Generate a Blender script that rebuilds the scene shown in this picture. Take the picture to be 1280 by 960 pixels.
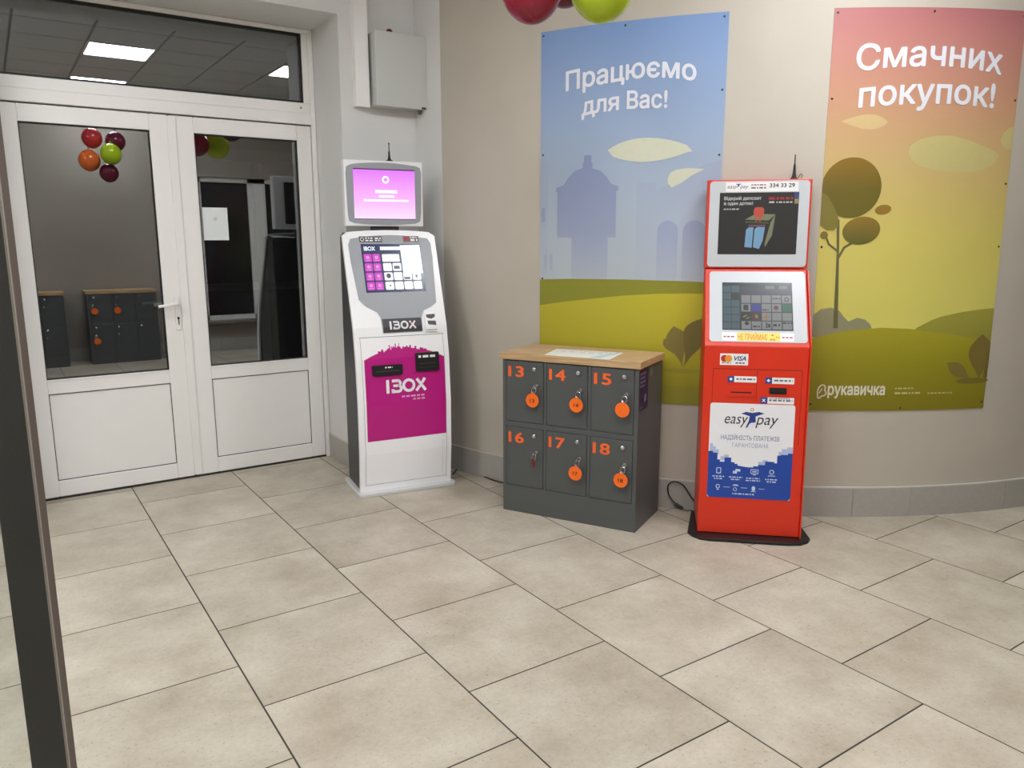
import bpy, bmesh, math, random
from mathutils import Matrix, Vector
from mathutils.geometry import delaunay_2d_cdt
R = math.radians
for o in list(bpy.data.objects):
    bpy.data.objects.remove(o)
sc = bpy.context.scene
COL = sc.collection
random.seed(7)

# ------------------------------------------------------------------ camera
cam_d = bpy.data.cameras.new('camera')
cam_d.sensor_width = 36.0
cam_d.lens = 964.75 / 1280 * 36
cam_d.clip_start = 0.02
cam = bpy.data.objects.new('camera', cam_d)
COL.objects.link(cam)
rt, dn, fw = Vector((0.8297, -0.5581, -0.0020)), Vector((-0.1040, -0.1510, -0.9831)), Vector((0.5485, 0.8159, -0.1830))
fw.normalize(); rt = (rt - fw * rt.dot(fw)).normalized(); up = rt.cross(fw)
m3 = Matrix((rt, up, -fw)).transposed()
cam.matrix_world = Matrix.Translation((0, 0, 1.4975)) @ m3.to_4x4()
sc.camera = cam

# ------------------------------------------------------------------ world (night outside) and view
wd = bpy.data.worlds.new('night_sky'); sc.world = wd
wd.use_nodes = True
wd.node_tree.nodes['Background'].inputs[0].default_value = (0.010, 0.012, 0.016, 1)
wd.node_tree.nodes['Background'].inputs[1].default_value = 1.0
sc.view_settings.view_transform = 'Standard'
sc.view_settings.look = 'None'
sc.view_settings.gamma = 1.0
sc.view_settings.use_curve_mapping = False
sc.view_settings.exposure = 0.34
PANEL_STRENGTH = 31.0
CEIL = 3.3
# ceiling light cells: lower corner x, y of each 0.6 m panel
PANELS = [(0.97, 1.27), (0.97, -0.53), (-0.83, 1.27), (2.77, 1.27), (-0.83, 3.07)]  # the two at negative x are unseen, added to brighten the door side

# ------------------------------------------------------------------ helpers
def lin(c):
    return tuple((v / 255 / 12.92 if v / 255 <= 0.04045 else ((v / 255 + 0.055) / 1.055) ** 2.4) for v in c) + (1.0,)
MATS = {}
def mat(name, col, rough=0.5, metal=0.0, noise=0.04, scale=30.0, bump=0.0, emit=0.0, spec=0.5):
    if name in MATS: return MATS[name]
    m = bpy.data.materials.new(name); m.use_nodes = True
    nt = m.node_tree; b = nt.nodes['Principled BSDF']
    g = nt.nodes.new('ShaderNodeNewGeometry')
    n = nt.nodes.new('ShaderNodeTexNoise'); n.inputs['Scale'].default_value = scale; n.inputs['Detail'].default_value = 4
    nt.links.new(g.outputs['Position'], n.inputs['Vector'])
    r = nt.nodes.new('ShaderNodeMapRange'); r.inputs[3].default_value = 1 - noise; r.inputs[4].default_value = 1 + noise
    nt.links.new(n.outputs['Fac'], r.inputs[0])
    v = nt.nodes.new('ShaderNodeVectorMath'); v.operation = 'SCALE'; v.inputs[0].default_value = lin(col)[:3]
    nt.links.new(r.outputs[0], v.inputs['Scale'])
    nt.links.new(v.outputs[0], b.inputs['Base Color'])
    b.inputs['Roughness'].default_value = rough; b.inputs['Metallic'].default_value = metal
    b.inputs['Specular IOR Level'].default_value = spec
    if bump:
        bp = nt.nodes.new('ShaderNodeBump'); bp.inputs['Strength'].default_value = bump; bp.inputs['Distance'].default_value = 0.004
        nt.links.new(n.outputs['Fac'], bp.inputs['Height']); nt.links.new(bp.outputs[0], b.inputs['Normal'])
    if emit:
        nt.links.new(v.outputs[0], b.inputs['Emission Color']); b.inputs['Emission Strength'].default_value = emit
        if emit >= 0.2: b.inputs['Base Color'].default_value = (0.02, 0.02, 0.02, 1); nt.links.remove(b.inputs['Base Color'].links[0])
    MATS[name] = m
    return m
def ramp_mat(name, stops, rough=0.45, axis=2, emit=0.0):
    """printed gradient: stops = [(coordinate, colour), ...] along a world axis"""
    m = bpy.data.materials.new(name); m.use_nodes = True
    nt = m.node_tree; b = nt.nodes['Principled BSDF']
    g = nt.nodes.new('ShaderNodeNewGeometry'); s = nt.nodes.new('ShaderNodeSeparateXYZ')
    nt.links.new(g.outputs['Position'], s.inputs[0])
    r = nt.nodes.new('ShaderNodeMapRange'); r.inputs[1].default_value = stops[0][0]; r.inputs[2].default_value = stops[-1][0]
    nt.links.new(s.outputs[axis], r.inputs[0])
    c = nt.nodes.new('ShaderNodeValToRGB'); e = c.color_ramp.elements
    lo, hi = stops[0][0], stops[-1][0]
    while len(e) < len(stops): e.new(0.5)
    for k, (z, col) in enumerate(stops):
        e[k].position = (z - lo) / (hi - lo); e[k].color = lin(col)
    nt.links.new(r.outputs[0], c.inputs[0])
    if emit:
        b.inputs['Base Color'].default_value = (0.02, 0.02, 0.02, 1)
        nt.links.new(c.outputs[0], b.inputs['Emission Color']); b.inputs['Emission Strength'].default_value = emit
    else:
        nt.links.new(c.outputs[0], b.inputs['Base Color'])
    b.inputs['Roughness'].default_value = rough
    MATS[name] = m
    return m
def glass_mat(name, tint, refl, rough=0.0):
    m = bpy.data.materials.new(name); m.use_nodes = True
    nt = m.node_tree; nt.nodes.remove(nt.nodes['Principled BSDF'])
    t = nt.nodes.new('ShaderNodeBsdfTransparent'); t.inputs[0].default_value = (*tint, 1)
    g = nt.nodes.new('ShaderNodeBsdfGlossy'); g.inputs['Roughness'].default_value = rough; g.inputs['Color'].default_value = (0.92, 0.96, 1.0, 1)
    x = nt.nodes.new('ShaderNodeMixShader'); x.inputs[0].default_value = refl
    nt.links.new(t.outputs[0], x.inputs[1]); nt.links.new(g.outputs[0], x.inputs[2])
    nt.links.new(x.outputs[0], nt.nodes['Material Output'].inputs[0])
    return m

def tag(o, label=None, cat=None, group=None, kind=None):
    if label: o['label'] = label
    if cat: o['category'] = cat
    if group: o['group'] = group
    if kind: o['kind'] = kind
    return o
def thing(name, label, cat, loc=(0, 0, 0), rz=0.0, group=None, kind=None):
    o = bpy.data.objects.new(name, None); COL.objects.link(o)
    o.empty_display_size = 0.1
    o.location = loc; o.rotation_euler = (0, 0, rz)
    return tag(o, label, cat, group, kind)
def obj(name, bm, m, parent=None, smooth=False, label=None):
    bmesh.ops.recalc_face_normals(bm, faces=bm.faces[:]) if not smooth else None
    me = bpy.data.meshes.new(name); bm.to_mesh(me); bm.free()
    me.materials.append(m)
    if smooth:
        for p in me.polygons: p.use_smooth = True
    o = bpy.data.objects.new(name, me); COL.objects.link(o)
    if parent: o.parent = parent
    if label: o['label'] = label
    return o
def B(*boxes, bevel=0.0, seg=1):
    bm = bmesh.new()
    for (x0, x1, y0, y1, z0, z1) in boxes:
        vs = [bm.verts.new((x, y, z)) for z in (z0, z1) for y in (y0, y1) for x in (x0, x1)]
        for f in ((0, 2, 3, 1), (4, 5, 7, 6), (0, 1, 5, 4), (2, 6, 7, 3), (0, 4, 6, 2), (1, 3, 7, 5)):
            bm.faces.new([vs[i] for i in f])
    if bevel: bmesh.ops.bevel(bm, geom=bm.edges[:], offset=bevel, segments=seg, affect='EDGES', profile=0.5)
    return bm
def prism(poly, x0, x1, axis='x', bevel=0.0):
    """closed polygon extruded: axis x -> poly is (y,z); y -> (x,z); z -> (x,y)"""
    bm = bmesh.new()
    def P(a, b, t): return {'x': (t, a, b), 'y': (a, t, b), 'z': (a, b, t)}[axis]
    lo = [bm.verts.new(P(a, b, x0)) for a, b in poly]; hi = [bm.verts.new(P(a, b, x1)) for a, b in poly]
    n = len(poly)
    bm.faces.new(lo); bm.faces.new(hi[::-1])
    for i in range(n): bm.faces.new((lo[i], hi[i], hi[(i + 1) % n], lo[(i + 1) % n]))
    bmesh.ops.recalc_face_normals(bm, faces=bm.faces[:])
    if bevel: bmesh.ops.bevel(bm, geom=bm.edges[:], offset=bevel, segments=2, affect='EDGES', profile=0.5)
    return bm
def lathe(prof, n=24, loc=(0, 0, 0), axis='z'):
    bm = bmesh.new(); rings = []
    for r, h in prof:
        ring = []
        for k in range(n):
            a = 2 * math.pi * k / n
            p = (r * math.cos(a), r * math.sin(a), h)
            if axis == 'y': p = (p[0], -h, p[1])
            if axis == 'x': p = (h, p[0], p[1])
            ring.append(bm.verts.new(Vector(p) + Vector(loc)))
        rings.append(ring)
    for a, b in zip(rings[:-1], rings[1:]):
        for k in range(n): bm.faces.new((a[k], a[(k + 1) % n], b[(k + 1) % n], b[k]))
    bm.faces.new(rings[0][::-1]); bm.faces.new(rings[-1])
    bmesh.ops.remove_doubles(bm, verts=bm.verts[:], dist=1e-6)
    bmesh.ops.recalc_face_normals(bm, faces=bm.faces[:])
    return bm
def tube(pts, r, n=8, sub=6, cyc=False):
    """Catmull-Rom tube"""
    P = [Vector(p) for p in pts]; L = len(P); path = []
    segs = L if cyc else L - 1
    for i in range(segs):
        g = lambda k: P[k % L] if cyc else P[max(0, min(L - 1, k))]
        p0, p1, p2, p3 = g(i - 1), g(i), g(i + 1), g(i + 2)
        for k in range(sub):
            t = k / sub
            path.append(0.5 * ((2 * p1) + (p2 - p0) * t + (2 * p0 - 5 * p1 + 4 * p2 - p3) * t * t + (3 * p1 - p0 - 3 * p2 + p3) * t ** 3))
    if not cyc: path.append(P[-1])
    bm = bmesh.new(); rings = []; N = len(path)
    ref = Vector((0.3, 0.2, 0.93)).normalized()
    for i, p in enumerate(path):
        d = (path[(i + 1) % N] - path[i - 1]) if cyc else (path[min(i + 1, N - 1)] - path[max(i - 1, 0)])
        d.normalize(); a = d.cross(ref).normalized(); b = d.cross(a)
        rings.append([bm.verts.new(p + r * (a * math.cos(2 * math.pi * k / n) + b * math.sin(2 * math.pi * k / n))) for k in range(n)])
    for i in range(N if cyc else N - 1):
        a, b = rings[i], rings[(i + 1) % N]
        for k in range(n): bm.faces.new((a[k], a[(k + 1) % n], b[(k + 1) % n], b[k]))
    if not cyc: bm.faces.new(rings[0][::-1]); bm.faces.new(rings[-1])
    return bm

# ---- flat print on a surface: 2-D shapes in surface coordinates, cut at the surface's folds, then laid on it
def rect(x0, z0, x1, z1): return [(x0, z0), (x1, z0), (x1, z1), (x0, z1)]
def rr(x0, z0, x1, z1, r, n=5):
    out = []
    for cx, cz, a0 in ((x1 - r, z0 + r, -90), (x1 - r, z1 - r, 0), (x0 + r, z1 - r, 90), (x0 + r, z0 + r, 180)):
        for k in range(n + 1):
            a = R(a0 + 90 * k / n); out.append((cx + r * math.cos(a), cz + r * math.sin(a)))
    return out
def el(cx, cz, rx, rz, n=32, rot=0.0, a0=0.0, a1=360.0):
    out = []; c, s = math.cos(R(rot)), math.sin(R(rot)); full = abs(a1 - a0) >= 360
    for k in range(n if full else n + 1):
        a = R(a0 + (a1 - a0) * k / n); x, z = rx * math.cos(a), rz * math.sin(a)
        out.append((cx + x * c - z * s, cz + x * s + z * c))
    return out
def ring(cx, cz, r, t, n=24, a0=0.0, a1=360.0, kz=1.0):
    """thick arc as list of quads"""
    out = []
    for k in range(n):
        p, q = R(a0 + (a1 - a0) * k / n), R(a0 + (a1 - a0) * (k + 1) / n)
        out.append([(cx + (r - t) * math.cos(p), cz + kz * (r - t) * math.sin(p)), (cx + r * math.cos(p), cz + kz * r * math.sin(p)),
                    (cx + r * math.cos(q), cz + kz * r * math.sin(q)), (cx + (r - t) * math.cos(q), cz + kz * (r - t) * math.sin(q))])
    return out
def bar(x0, z0, x1, z1, t):
    d = Vector((x1 - x0, z1 - z0)); n = Vector((-d.y, d.x)).normalized() * t / 2
    return [(x0 - n.x, z0 - n.y), (x1 - n.x, z1 - n.y), (x1 + n.x, z1 + n.y), (x0 + n.x, z0 + n.y)]
_glyphs = {}
def fill_outline(V, E):
    """fill letter outlines: constrained triangulation, keep triangles with a non-zero winding"""
    nb = {}
    for a, b in E: nb.setdefault(a, []).append(b); nb.setdefault(b, []).append(a)
    loops = []; seen = set()
    for st in range(len(V)):
        if st in seen or st not in nb: continue
        lp = [st]; seen.add(st); prev = None; cur = st
        while True:
            nx = [k for k in nb[cur] if k != prev and k not in seen]
            # outlines are stored in order: prefer the next index so that direction is kept
            if not nx: break
            n = cur + 1 if cur + 1 in nx else nx[0]
            lp.append(n); seen.add(n); prev, cur = cur, n
        loops.append(lp)
    r = delaunay_2d_cdt([Vector(v) for v in V], E, [], 0, 1e-6)
    P = r[0]; out = []
    segs = [(V[lp[i]], V[lp[(i + 1) % len(lp)]]) for lp in loops for i in range(len(lp))]
    for f in r[2]:
        cx = sum(P[i].x for i in f) / len(f); cy = sum(P[i].y for i in f) / len(f); w = 0
        for (x0, y0), (x1, y1) in segs:
            if (y0 <= cy) != (y1 <= cy):
                if x0 + (cy - y0) * (x1 - x0) / (y1 - y0) > cx: w += 1 if y1 > y0 else -1
        if w: out.append(tuple(f))
    return [(p.x, p.y) for p in P], out
def text(s, x0, x1, zb, cap, bold=0.0, shear=0.0, warp=None):
    """lettering fitted to x0..x1 on baseline zb with capital height cap; returns (verts, faces)"""
    key = (s, bold, shear)
    if key not in _glyphs:
        cu = bpy.data.curves.new('tmp', 'FONT'); cu.body = s; cu.size = 1.0; cu.shear = shear; cu.resolution_u = 4; cu.fill_mode = 'NONE'
        to = bpy.data.objects.new('tmp', cu); COL.objects.link(to)
        dg = bpy.context.evaluated_depsgraph_get(); dg.update()
        me = bpy.data.meshes.new_from_object(to.evaluated_get(dg))
        V0, F0 = fill_outline([(v.co.x, v.co.y) for v in me.vertices], [tuple(e.vertices) for e in me.edges]); VV, FF = [], []
        for dx, dy in ([(bold * math.cos(R(a_)), bold * math.sin(R(a_))) for a_ in range(0, 360, 45)] if bold > 0 else [(0, 0)]):
            FF += [tuple(i + len(VV) for i in f) for f in F0]; VV += [(x + dx, y + dy) for x, y in V0]
        _glyphs[key] = (VV, FF, len(V0))
        bpy.data.objects.remove(to); bpy.data.curves.remove(cu); bpy.data.meshes.remove(me)
    vs, fs, n0 = _glyphs[key]
    a = min(v[0] for v in vs); b = max(v[0] for v in vs)
    kx = (x1 - x0) / (b - a); kz = cap / 0.727
    out = [(x0 + (v[0] - a) * kx, zb + v[1] * kz) for v in vs]
    if warp: out = [(x, z + warp(x)) for x, z in out]
    return (out, fs, [(i // n0) * 6e-5 for i in range(len(out))])
def dashes(x0, x1, z, h, seed=0, gap=0.25):
    """a line of print too small to read"""
    rnd = random.Random(seed); out = []; x = x0
    while x < x1 - 1e-6:
        w = min(h * rnd.uniform(0.8, 3.2), x1 - x); out.append(rect(x, z, x + w, z + h)); x += w + h * (gap + 0.5)
    return out
class Fold:
    """kiosk front: profile of (depth forward, z) in the kiosk's own frame"""
    def __init__(s, prof): s.prof = prof; s.kx = []; s.kz = [z for d, z in prof[1:-1]]
    def D(s, z):
        p = s.prof
        for (d0, z0), (d1, z1) in zip(p[:-1], p[1:]):
            if z <= z1: return d0 + (d1 - d0) * (z - z0) / (z1 - z0)
        return p[-1][0]
    def __call__(s, x, z, off): return (x, -(s.D(z) + off), z)
class Drum:
    def __init__(s, a0, a1, org): s.kx = [a0 + 0.04 * k for k in range(1, int((a1 - a0) / 0.04) + 1)]; s.kz = []; s.o = Vector(org)
    def __call__(s, a, z, off): return Vector(drum(a, z, off)) - s.o
class Side:
    """plane x = const of a thing's frame; print coordinate runs along y"""
    def __init__(s, x, sg=1): s.x = x; s.sg = sg; s.kx = []; s.kz = []
    def __call__(s, y, z, off): return (s.x + s.sg * off, y, z)
class Top:
    def __init__(s, z): s.z = z; s.kx = []; s.kz = []
    def __call__(s, x, y, off): return (x, y, s.z + off)
CC = (5.646, 5.023); CR = 3.273
def drum(a, z, off=0.0):
    p = a / CR - math.pi / 2 - R(33.9267)
    return (CC[0] + (CR + off) * math.cos(p), CC[1] + (CR + off) * math.sin(p), z)
def clusters(shapes):
    """group 2-D shapes that touch or sit in one line of print"""
    bb = []
    for s in shapes:
        P = s[0] if isinstance(s, tuple) else s
        bb.append((min(p[0] for p in P), max(p[0] for p in P), min(p[1] for p in P), max(p[1] for p in P)))
    par = list(range(len(shapes)))
    def find(i):
        while par[i] != i: i = par[i]
        return i
    for i in range(len(shapes)):
        for j in range(i):
            a, b = bb[i], bb[j]
            if max(a[0], b[0]) - min(a[1], b[1]) < .0125 and max(a[2], b[2]) - min(a[3], b[3]) < .0008: par[find(i)] = find(j)
    out = {}
    for i, s in enumerate(shapes): out.setdefault(find(i), []).append(s)
    return list(out.values())
ONE = ('door_seam', 'panel_seam', 'slot', 'printed_logo', 'lettering', 'printed_trunk', 'skyline_print', 'screen_print')
def decal(name, shapes, m, surf, off, parent, label=None):
    if name == 'lettering' and len(shapes) > 1 and isinstance(shapes[0], tuple): groups = [[s] for s in shapes]
    elif name in ONE or len(shapes) == 1: groups = [shapes]
    elif name in ('screen_tile', 'screen_menu', 'advert_safe', 'advert_banknotes'): groups = [[s] for s in shapes]
    else: groups = clusters(shapes)
    for g in groups: o = decal1(name, g, m, surf, off, parent, label)
    return o
def decal1(name, shapes, m, surf, off, parent, label=None):
    bm = bmesh.new()
    for s in shapes:
        if isinstance(s, tuple):
            vs = [bm.verts.new((x, dp, z)) for (x, z), dp in zip(s[0], s[2])]
            for f in s[1]:
                try: bm.faces.new([vs[i] for i in f])
                except ValueError: pass
        else:
            bm.faces.new([bm.verts.new((x, 0, z)) for x, z in s])
    bm.normal_update()
    bmesh.ops.triangulate(bm, faces=[f for f in bm.faces if len(f.verts) > 4 or not isinstance(shapes[0], tuple)])
    xs = [v.co.x for v in bm.verts]; zs = [v.co.z for v in bm.verts]
    for k in (surf.kx if not isinstance(shapes[0], tuple) else []):
        if min(xs) < k < max(xs): bmesh.ops.bisect_plane(bm, geom=bm.verts[:] + bm.edges[:] + bm.faces[:], plane_co=(k, 0, 0), plane_no=(1, 0, 0))
    for k in surf.kz:
        if min(zs) < k < max(zs): bmesh.ops.bisect_plane(bm, geom=bm.verts[:] + bm.edges[:] + bm.faces[:], plane_co=(0, 0, k), plane_no=(0, 0, 1))
    for v in bm.verts: v.co = Vector(surf(v.co.x, v.co.z, off + v.co.y))
    return obj(name, bm, m, parent, label=label)
def plate(name, poly, m, surf, off, thick, parent, label=None):
    """a raised panel with real thickness following a folded surface"""
    bm = bmesh.new(); bm.faces.new([bm.verts.new((x, 0, z)) for x, z in poly])
    bm.normal_update()
    bmesh.ops.triangulate(bm, faces=bm.faces[:])
    for k in surf.kz: bmesh.ops.bisect_plane(bm, geom=bm.verts[:] + bm.edges[:] + bm.faces[:], plane_co=(0, 0, k), plane_no=(0, 0, 1))
    for k in surf.kx: bmesh.ops.bisect_plane(bm, geom=bm.verts[:] + bm.edges[:] + bm.faces[:], plane_co=(k, 0, 0), plane_no=(1, 0, 0))
    base = {v: (v.co.x, v.co.z) for v in bm.verts}
    ex = bmesh.ops.extrude_face_region(bm, geom=bm.faces[:])
    new = [g for g in ex['geom'] if isinstance(g, bmesh.types.BMVert)]
    for v in new: v.co = Vector(surf(v.co.x, v.co.z, off + thick))
    for v, (x, z) in base.items(): v.co = Vector(surf(x, z, off))
    return obj(name, bm, m, parent, label=label)

# ------------------------------------------------------------------ materials of the setting
def floor_material():
    m = bpy.data.materials.new('concrete_look_tile'); m.use_nodes = True
    nt = m.node_tree; b = nt.nodes['Principled BSDF']; N = nt.nodes.new; L = nt.links.new
    g = N('ShaderNodeNewGeometry'); oi = N('ShaderNodeObjectInfo')
    ad = N('ShaderNodeVectorMath'); ad.operation = 'MULTIPLY_ADD'; ad.inputs[1].default_value = (1, 1, 1)
    sh = N('ShaderNodeCombineXYZ'); mu = N('ShaderNodeMath'); mu.operation = 'MULTIPLY'; mu.inputs[1].default_value = 37.0
    L(oi.outputs['Random'], mu.inputs[0]); L(mu.outputs[0], sh.inputs[2])
    L(g.outputs['Position'], ad.inputs[0]); L(sh.outputs[0], ad.inputs[2])
    n1 = N('ShaderNodeTexNoise'); n1.inputs['Scale'].default_value = 3.2; n1.inputs['Detail'].default_value = 6; n1.inputs['Roughness'].default_value = 0.62
    n2 = N('ShaderNodeTexNoise'); n2.inputs['Scale'].default_value = 60; n2.inputs['Detail'].default_value = 3
    n3 = N('ShaderNodeTexNoise'); n3.inputs['Scale'].default_value = 120; n3.inputs['Detail'].default_value = 1
    for n in (n1, n2, n3): L(ad.outputs[0], n.inputs['Vector'])
    c = N('ShaderNodeValToRGB'); e = c.color_ramp.elements
    e[0].position = 0.30; e[0].color = lin((166, 155, 137)); e[1].position = 0.70; e[1].color = lin((200, 192, 176))
    L(n1.outputs['Fac'], c.inputs[0])
    f = N('ShaderNodeMapRange'); f.inputs[1].default_value = 0.3; f.inputs[2].default_value = 0.7; f.inputs[3].default_value = 0.94; f.inputs[4].default_value = 1.05
    L(n2.outputs['Fac'], f.inputs[0])
    pit = N('ShaderNodeMapRange'); pit.inputs[1].default_value = 0.26; pit.inputs[2].default_value = 0.32; pit.inputs[3].default_value = 0.72; pit.inputs[4].default_value = 1.0
    L(n3.outputs['Fac'], pit.inputs[0])
    t = N('ShaderNodeMapRange'); t.inputs[3].default_value = 0.95; t.inputs[4].default_value = 1.04
    L(oi.outputs['Random'], t.inputs[0])
    m1 = N('ShaderNodeMath'); m1.operation = 'MULTIPLY'; L(f.outputs[0], m1.inputs[0]); L(t.outputs[0], m1.inputs[1])
    m2 = N('ShaderNodeMath'); m2.operation = 'MULTIPLY'; L(m1.outputs[0], m2.inputs[0]); L(pit.outputs[0], m2.inputs[1])
    s = N('ShaderNodeVectorMath'); s.operation = 'SCALE'; L(c.outputs[0], s.inputs[0]); L(m2.outputs[0], s.inputs['Scale'])
    L(s.outputs[0], b.inputs['Base Color'])
    b.inputs['Roughness'].default_value = 0.42; b.inputs['Specular IOR Level'].default_value = 0.4
    bp = N('ShaderNodeBump'); bp.inputs['Strength'].default_value = 0.08; bp.inputs['Distance'].default_value = 0.002
    L(n2.outputs['Fac'], bp.inputs['Height']); L(bp.outputs[0], b.inputs['Normal'])
    return m
TILE = floor_material()
GROUT = mat('dark_grout', (62, 57, 51), 0.9)
WHITE = mat('white_wall_paint', (222, 222, 221), 0.7, noise=0.02, scale=6)
BEIGE = mat('beige_decor_plaster', (192, 185, 172), 0.62, noise=0.07, scale=3.5, bump=0.15)
CEILM = mat('ceiling_grid_white', (176, 176, 174), 0.8)
CTILE = mat('mineral_fibre_tile', (224, 226, 230), 0.9, noise=0.05, scale=60)
PVC = mat('white_pvc', (240, 239, 236), 0.32, noise=0.015, scale=8)
SKIRT = mat('grey_stone_skirting', (172, 169, 162), 0.5, noise=0.10, scale=45)
CAULK = mat('white_caulk', (205, 203, 196), 0.6)
GASKET = mat('black_gasket', (28, 28, 28), 0.6)
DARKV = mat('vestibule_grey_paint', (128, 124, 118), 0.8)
GLASS = glass_mat('coated_door_glass', (0.62, 0.63, 0.62), 0.25)
CLEAR = glass_mat('clear_glass', (0.93, 0.95, 0.94), 0.06)
NIGHT = mat('night_window_glass', (38, 40, 43), 0.05)

# ------------------------------------------------------------------ floor
fl = obj('floor', B((-1.2, 7.1, -0.85, 7.4, -0.05, -0.0008)), GROUT)
tag(fl, 'beige concrete-look tiled floor with dark joints', 'floor', kind='structure')
tb = B((-0.297, 0.297, -0.297, 0.297, -0.0008, 0.0))
me_t = bpy.data.meshes.new('floor_tile'); tb.to_mesh(me_t); tb.free(); me_t.materials.append(TILE)
for k in range(-2, 12):
    off = 0.585 * 0.6 if k % 2 == 0 else 0.075 * 0.6
    for j in range(-13, 3):
        u = off + j * 0.6 + 0.3
        if not (-7.3 < u < 1.1): continue
        o = bpy.data.objects.new('floor_tile', me_t); COL.objects.link(o); o.parent = fl
        o.location = (k * 0.6 + 0.3, -u, 0)

# ------------------------------------------------------------------ ceiling with grid tiles and panel lights
ce = obj('ceiling', B((-1.25, 7.15, -0.9, 7.4, CEIL + 0.012, CEIL + 0.06)), CEILM)
tag(ce, 'suspended ceiling of grey square tiles in a grid', 'ceiling', kind='structure')
tb = B((-0.288, 0.288, -0.288, 0.288, CEIL - 0.004, CEIL + 0.012))
me_c = bpy.data.meshes.new('ceiling_tile'); tb.to_mesh(me_c); tb.free(); me_c.materials.append(CTILE)
for i in range(-4, 11):
    for j in range(-4, 6):
        x, y = 0.97 + 0.6 * i, 1.27 + 0.6 * j
        if any(abs(x - a) < 0.1 and abs(y - b) < 0.1 for a, b in PANELS): continue
        if x > 6.6 or x < -1.2 or y > 4.2 or y < -0.86: continue
        o = bpy.data.objects.new('ceiling_tile', me_c); COL.objects.link(o); o.parent = ce
        o.location = (x + 0.3, y + 0.3, 0)
LAMP = mat('led_diffuser', (250, 252, 255), 0.5, noise=0.0, emit=PANEL_STRENGTH)
ALU = mat('white_lamp_frame', (235, 235, 232), 0.4)
plab = ['square led ceiling panel in the middle of the ceiling', 'square led ceiling panel over the back lockers',
        'added unseen square led panel over the dark glass screen', 'square led ceiling panel nearest the curved wall', 'added unseen square led panel nearest the left wall pier']
for (x, y), lb in zip(PANELS, plab):
    t = thing('ceiling_light', lb, 'ceiling light', (x + 0.3, y + 0.3, CEIL), group='square ceiling panel lights')
    obj('lamp_frame', B((-.298, .298, -.298, -.275, -.008, .011), (-.298, .298, .275, .298, -.008, .011), (-.298, -.275, -.275, .275, -.008, .011), (.275, .298, -.275, .275, -.008, .011)), ALU, t)
    obj('diffuser', B((-.275, .275, -.275, .275, -.004, .004)), LAMP, t)

# ------------------------------------------------------------------ walls
DY = 5.107                       # door plane
FY = 4.66                        # face of the wall around the door
def S(name, bm, m, label, cat): return tag(obj(name, bm, m), label, cat, kind='structure')
S('wall_pier_left', B((-1.2, 0.04, FY, 5.2, 0, CEIL)), WHITE, 'white wall pier left of the double door', 'wall')
S('wall_lintel', B((0.04, 1.885, FY, 5.2, 2.825, CEIL)), WHITE, 'white wall above the double door', 'wall')
a_c = -2.839
cx0 = drum(a_c, 0)[0]
S('wall_column', B((1.885, 2.5, FY, 5.2, 0, CEIL)), WHITE, 'white wall column right of the double door', 'wall')
def drum_wall(a0, a1, z0, z1, o0, o1, step=0.02):
    n = max(2, int((a1 - a0) / step)); bm = bmesh.new(); q = []
    for k in range(n + 1):
        a = a0 + (a1 - a0) * k / n
        q.append([bm.verts.new(drum(a, z, o)) for o, z in ((o1, z0), (o1, z1), (o0, z1), (o0, z0))])
    for p, r in zip(q[:-1], q[1:]):
        for k in range(4): bm.faces.new((p[k], r[k], r[(k + 1) % 4], p[(k + 1) % 4]))
    bm.faces.new(q[0][::-1]); bm.faces.new(q[-1])
    bmesh.ops.recalc_face_normals(bm, faces=bm.faces[:])
    return bm
S('wall_corner', drum_wall(a_c, -2.575, 0, CEIL, -0.12, 0.001), WHITE, 'narrow white wall strip in the corner beside the column', 'wall')
A_END = R(60) * CR
S('wall_curved', drum_wall(-2.575, A_END, 0, CEIL, -0.12, 0.0), BEIGE, 'curved beige plaster wall carrying the two posters', 'wall')
S('wall_right', B((7.086, 7.2, -0.85, 2.1, 0, CEIL)), BEIGE, 'beige wall at the far right end of the room', 'wall')
S('wall_left', B((-1.3, -1.2, -0.85, 5.2, 0, CEIL)), BEIGE, 'beige wall at the left end of the room', 'wall')
# back wall with a shop window opening x 2.42..3.95, z 0.42..2.32
WX0, WX1, WZ0, WZ1 = 2.42, 3.98, 0.42, 2.34
S('wall_back', B((-1.3, WX0, -0.97, -0.85, 0, CEIL), (WX1, 7.2, -0.97, -0.85, 0, CEIL), (WX0, WX1, -0.97, -0.85, 0, WZ0), (WX0, WX1, -0.97, -0.85, WZ1, CEIL)),
  mat('taupe_wall_paint', (158, 150, 140), 0.75), 'taupe wall behind the camera with a shop window', 'wall')
# window behind the camera, mirrored in the door glass
w = thing('window_1', 'dark night window with white frame in the back wall', 'window', (0, -0.93, 0), kind='structure')
obj('window_frame', B((WX0, WX0 + .06, -.03, .03, WZ0, WZ1), (WX1 - .06, WX1, -.03, .03, WZ0, WZ1), (WX0, WX1, -.03, .03, WZ0, WZ0 + .06), (WX0, WX1, -.03, .03, WZ1 - .06, WZ1),
      (3.10, 3.34, -.03, .03, WZ0, WZ1), (3.34, WX1, -.03, .03, 1.50, 1.58)), PVC, w)
obj('window_pane', B((WX0 + .06, 3.10, -.012, -.004, WZ0 + .06, WZ1 - .06)), NIGHT, w)
obj('window_pane', B((3.34, WX1 - .06, -.012, -.004, WZ0 + .06, 1.50)), NIGHT, w)
obj('window_pane', B((3.34, WX1 - .06, -.012, -.004, 1.58, WZ1 - .06)), NIGHT, w)
obj('window_sill', B((WX0 - .04, WX1 + .04, .081, .22, WZ0 - .035, WZ0)), mat('grey_sill', (120, 116, 110), .4), w)

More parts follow.
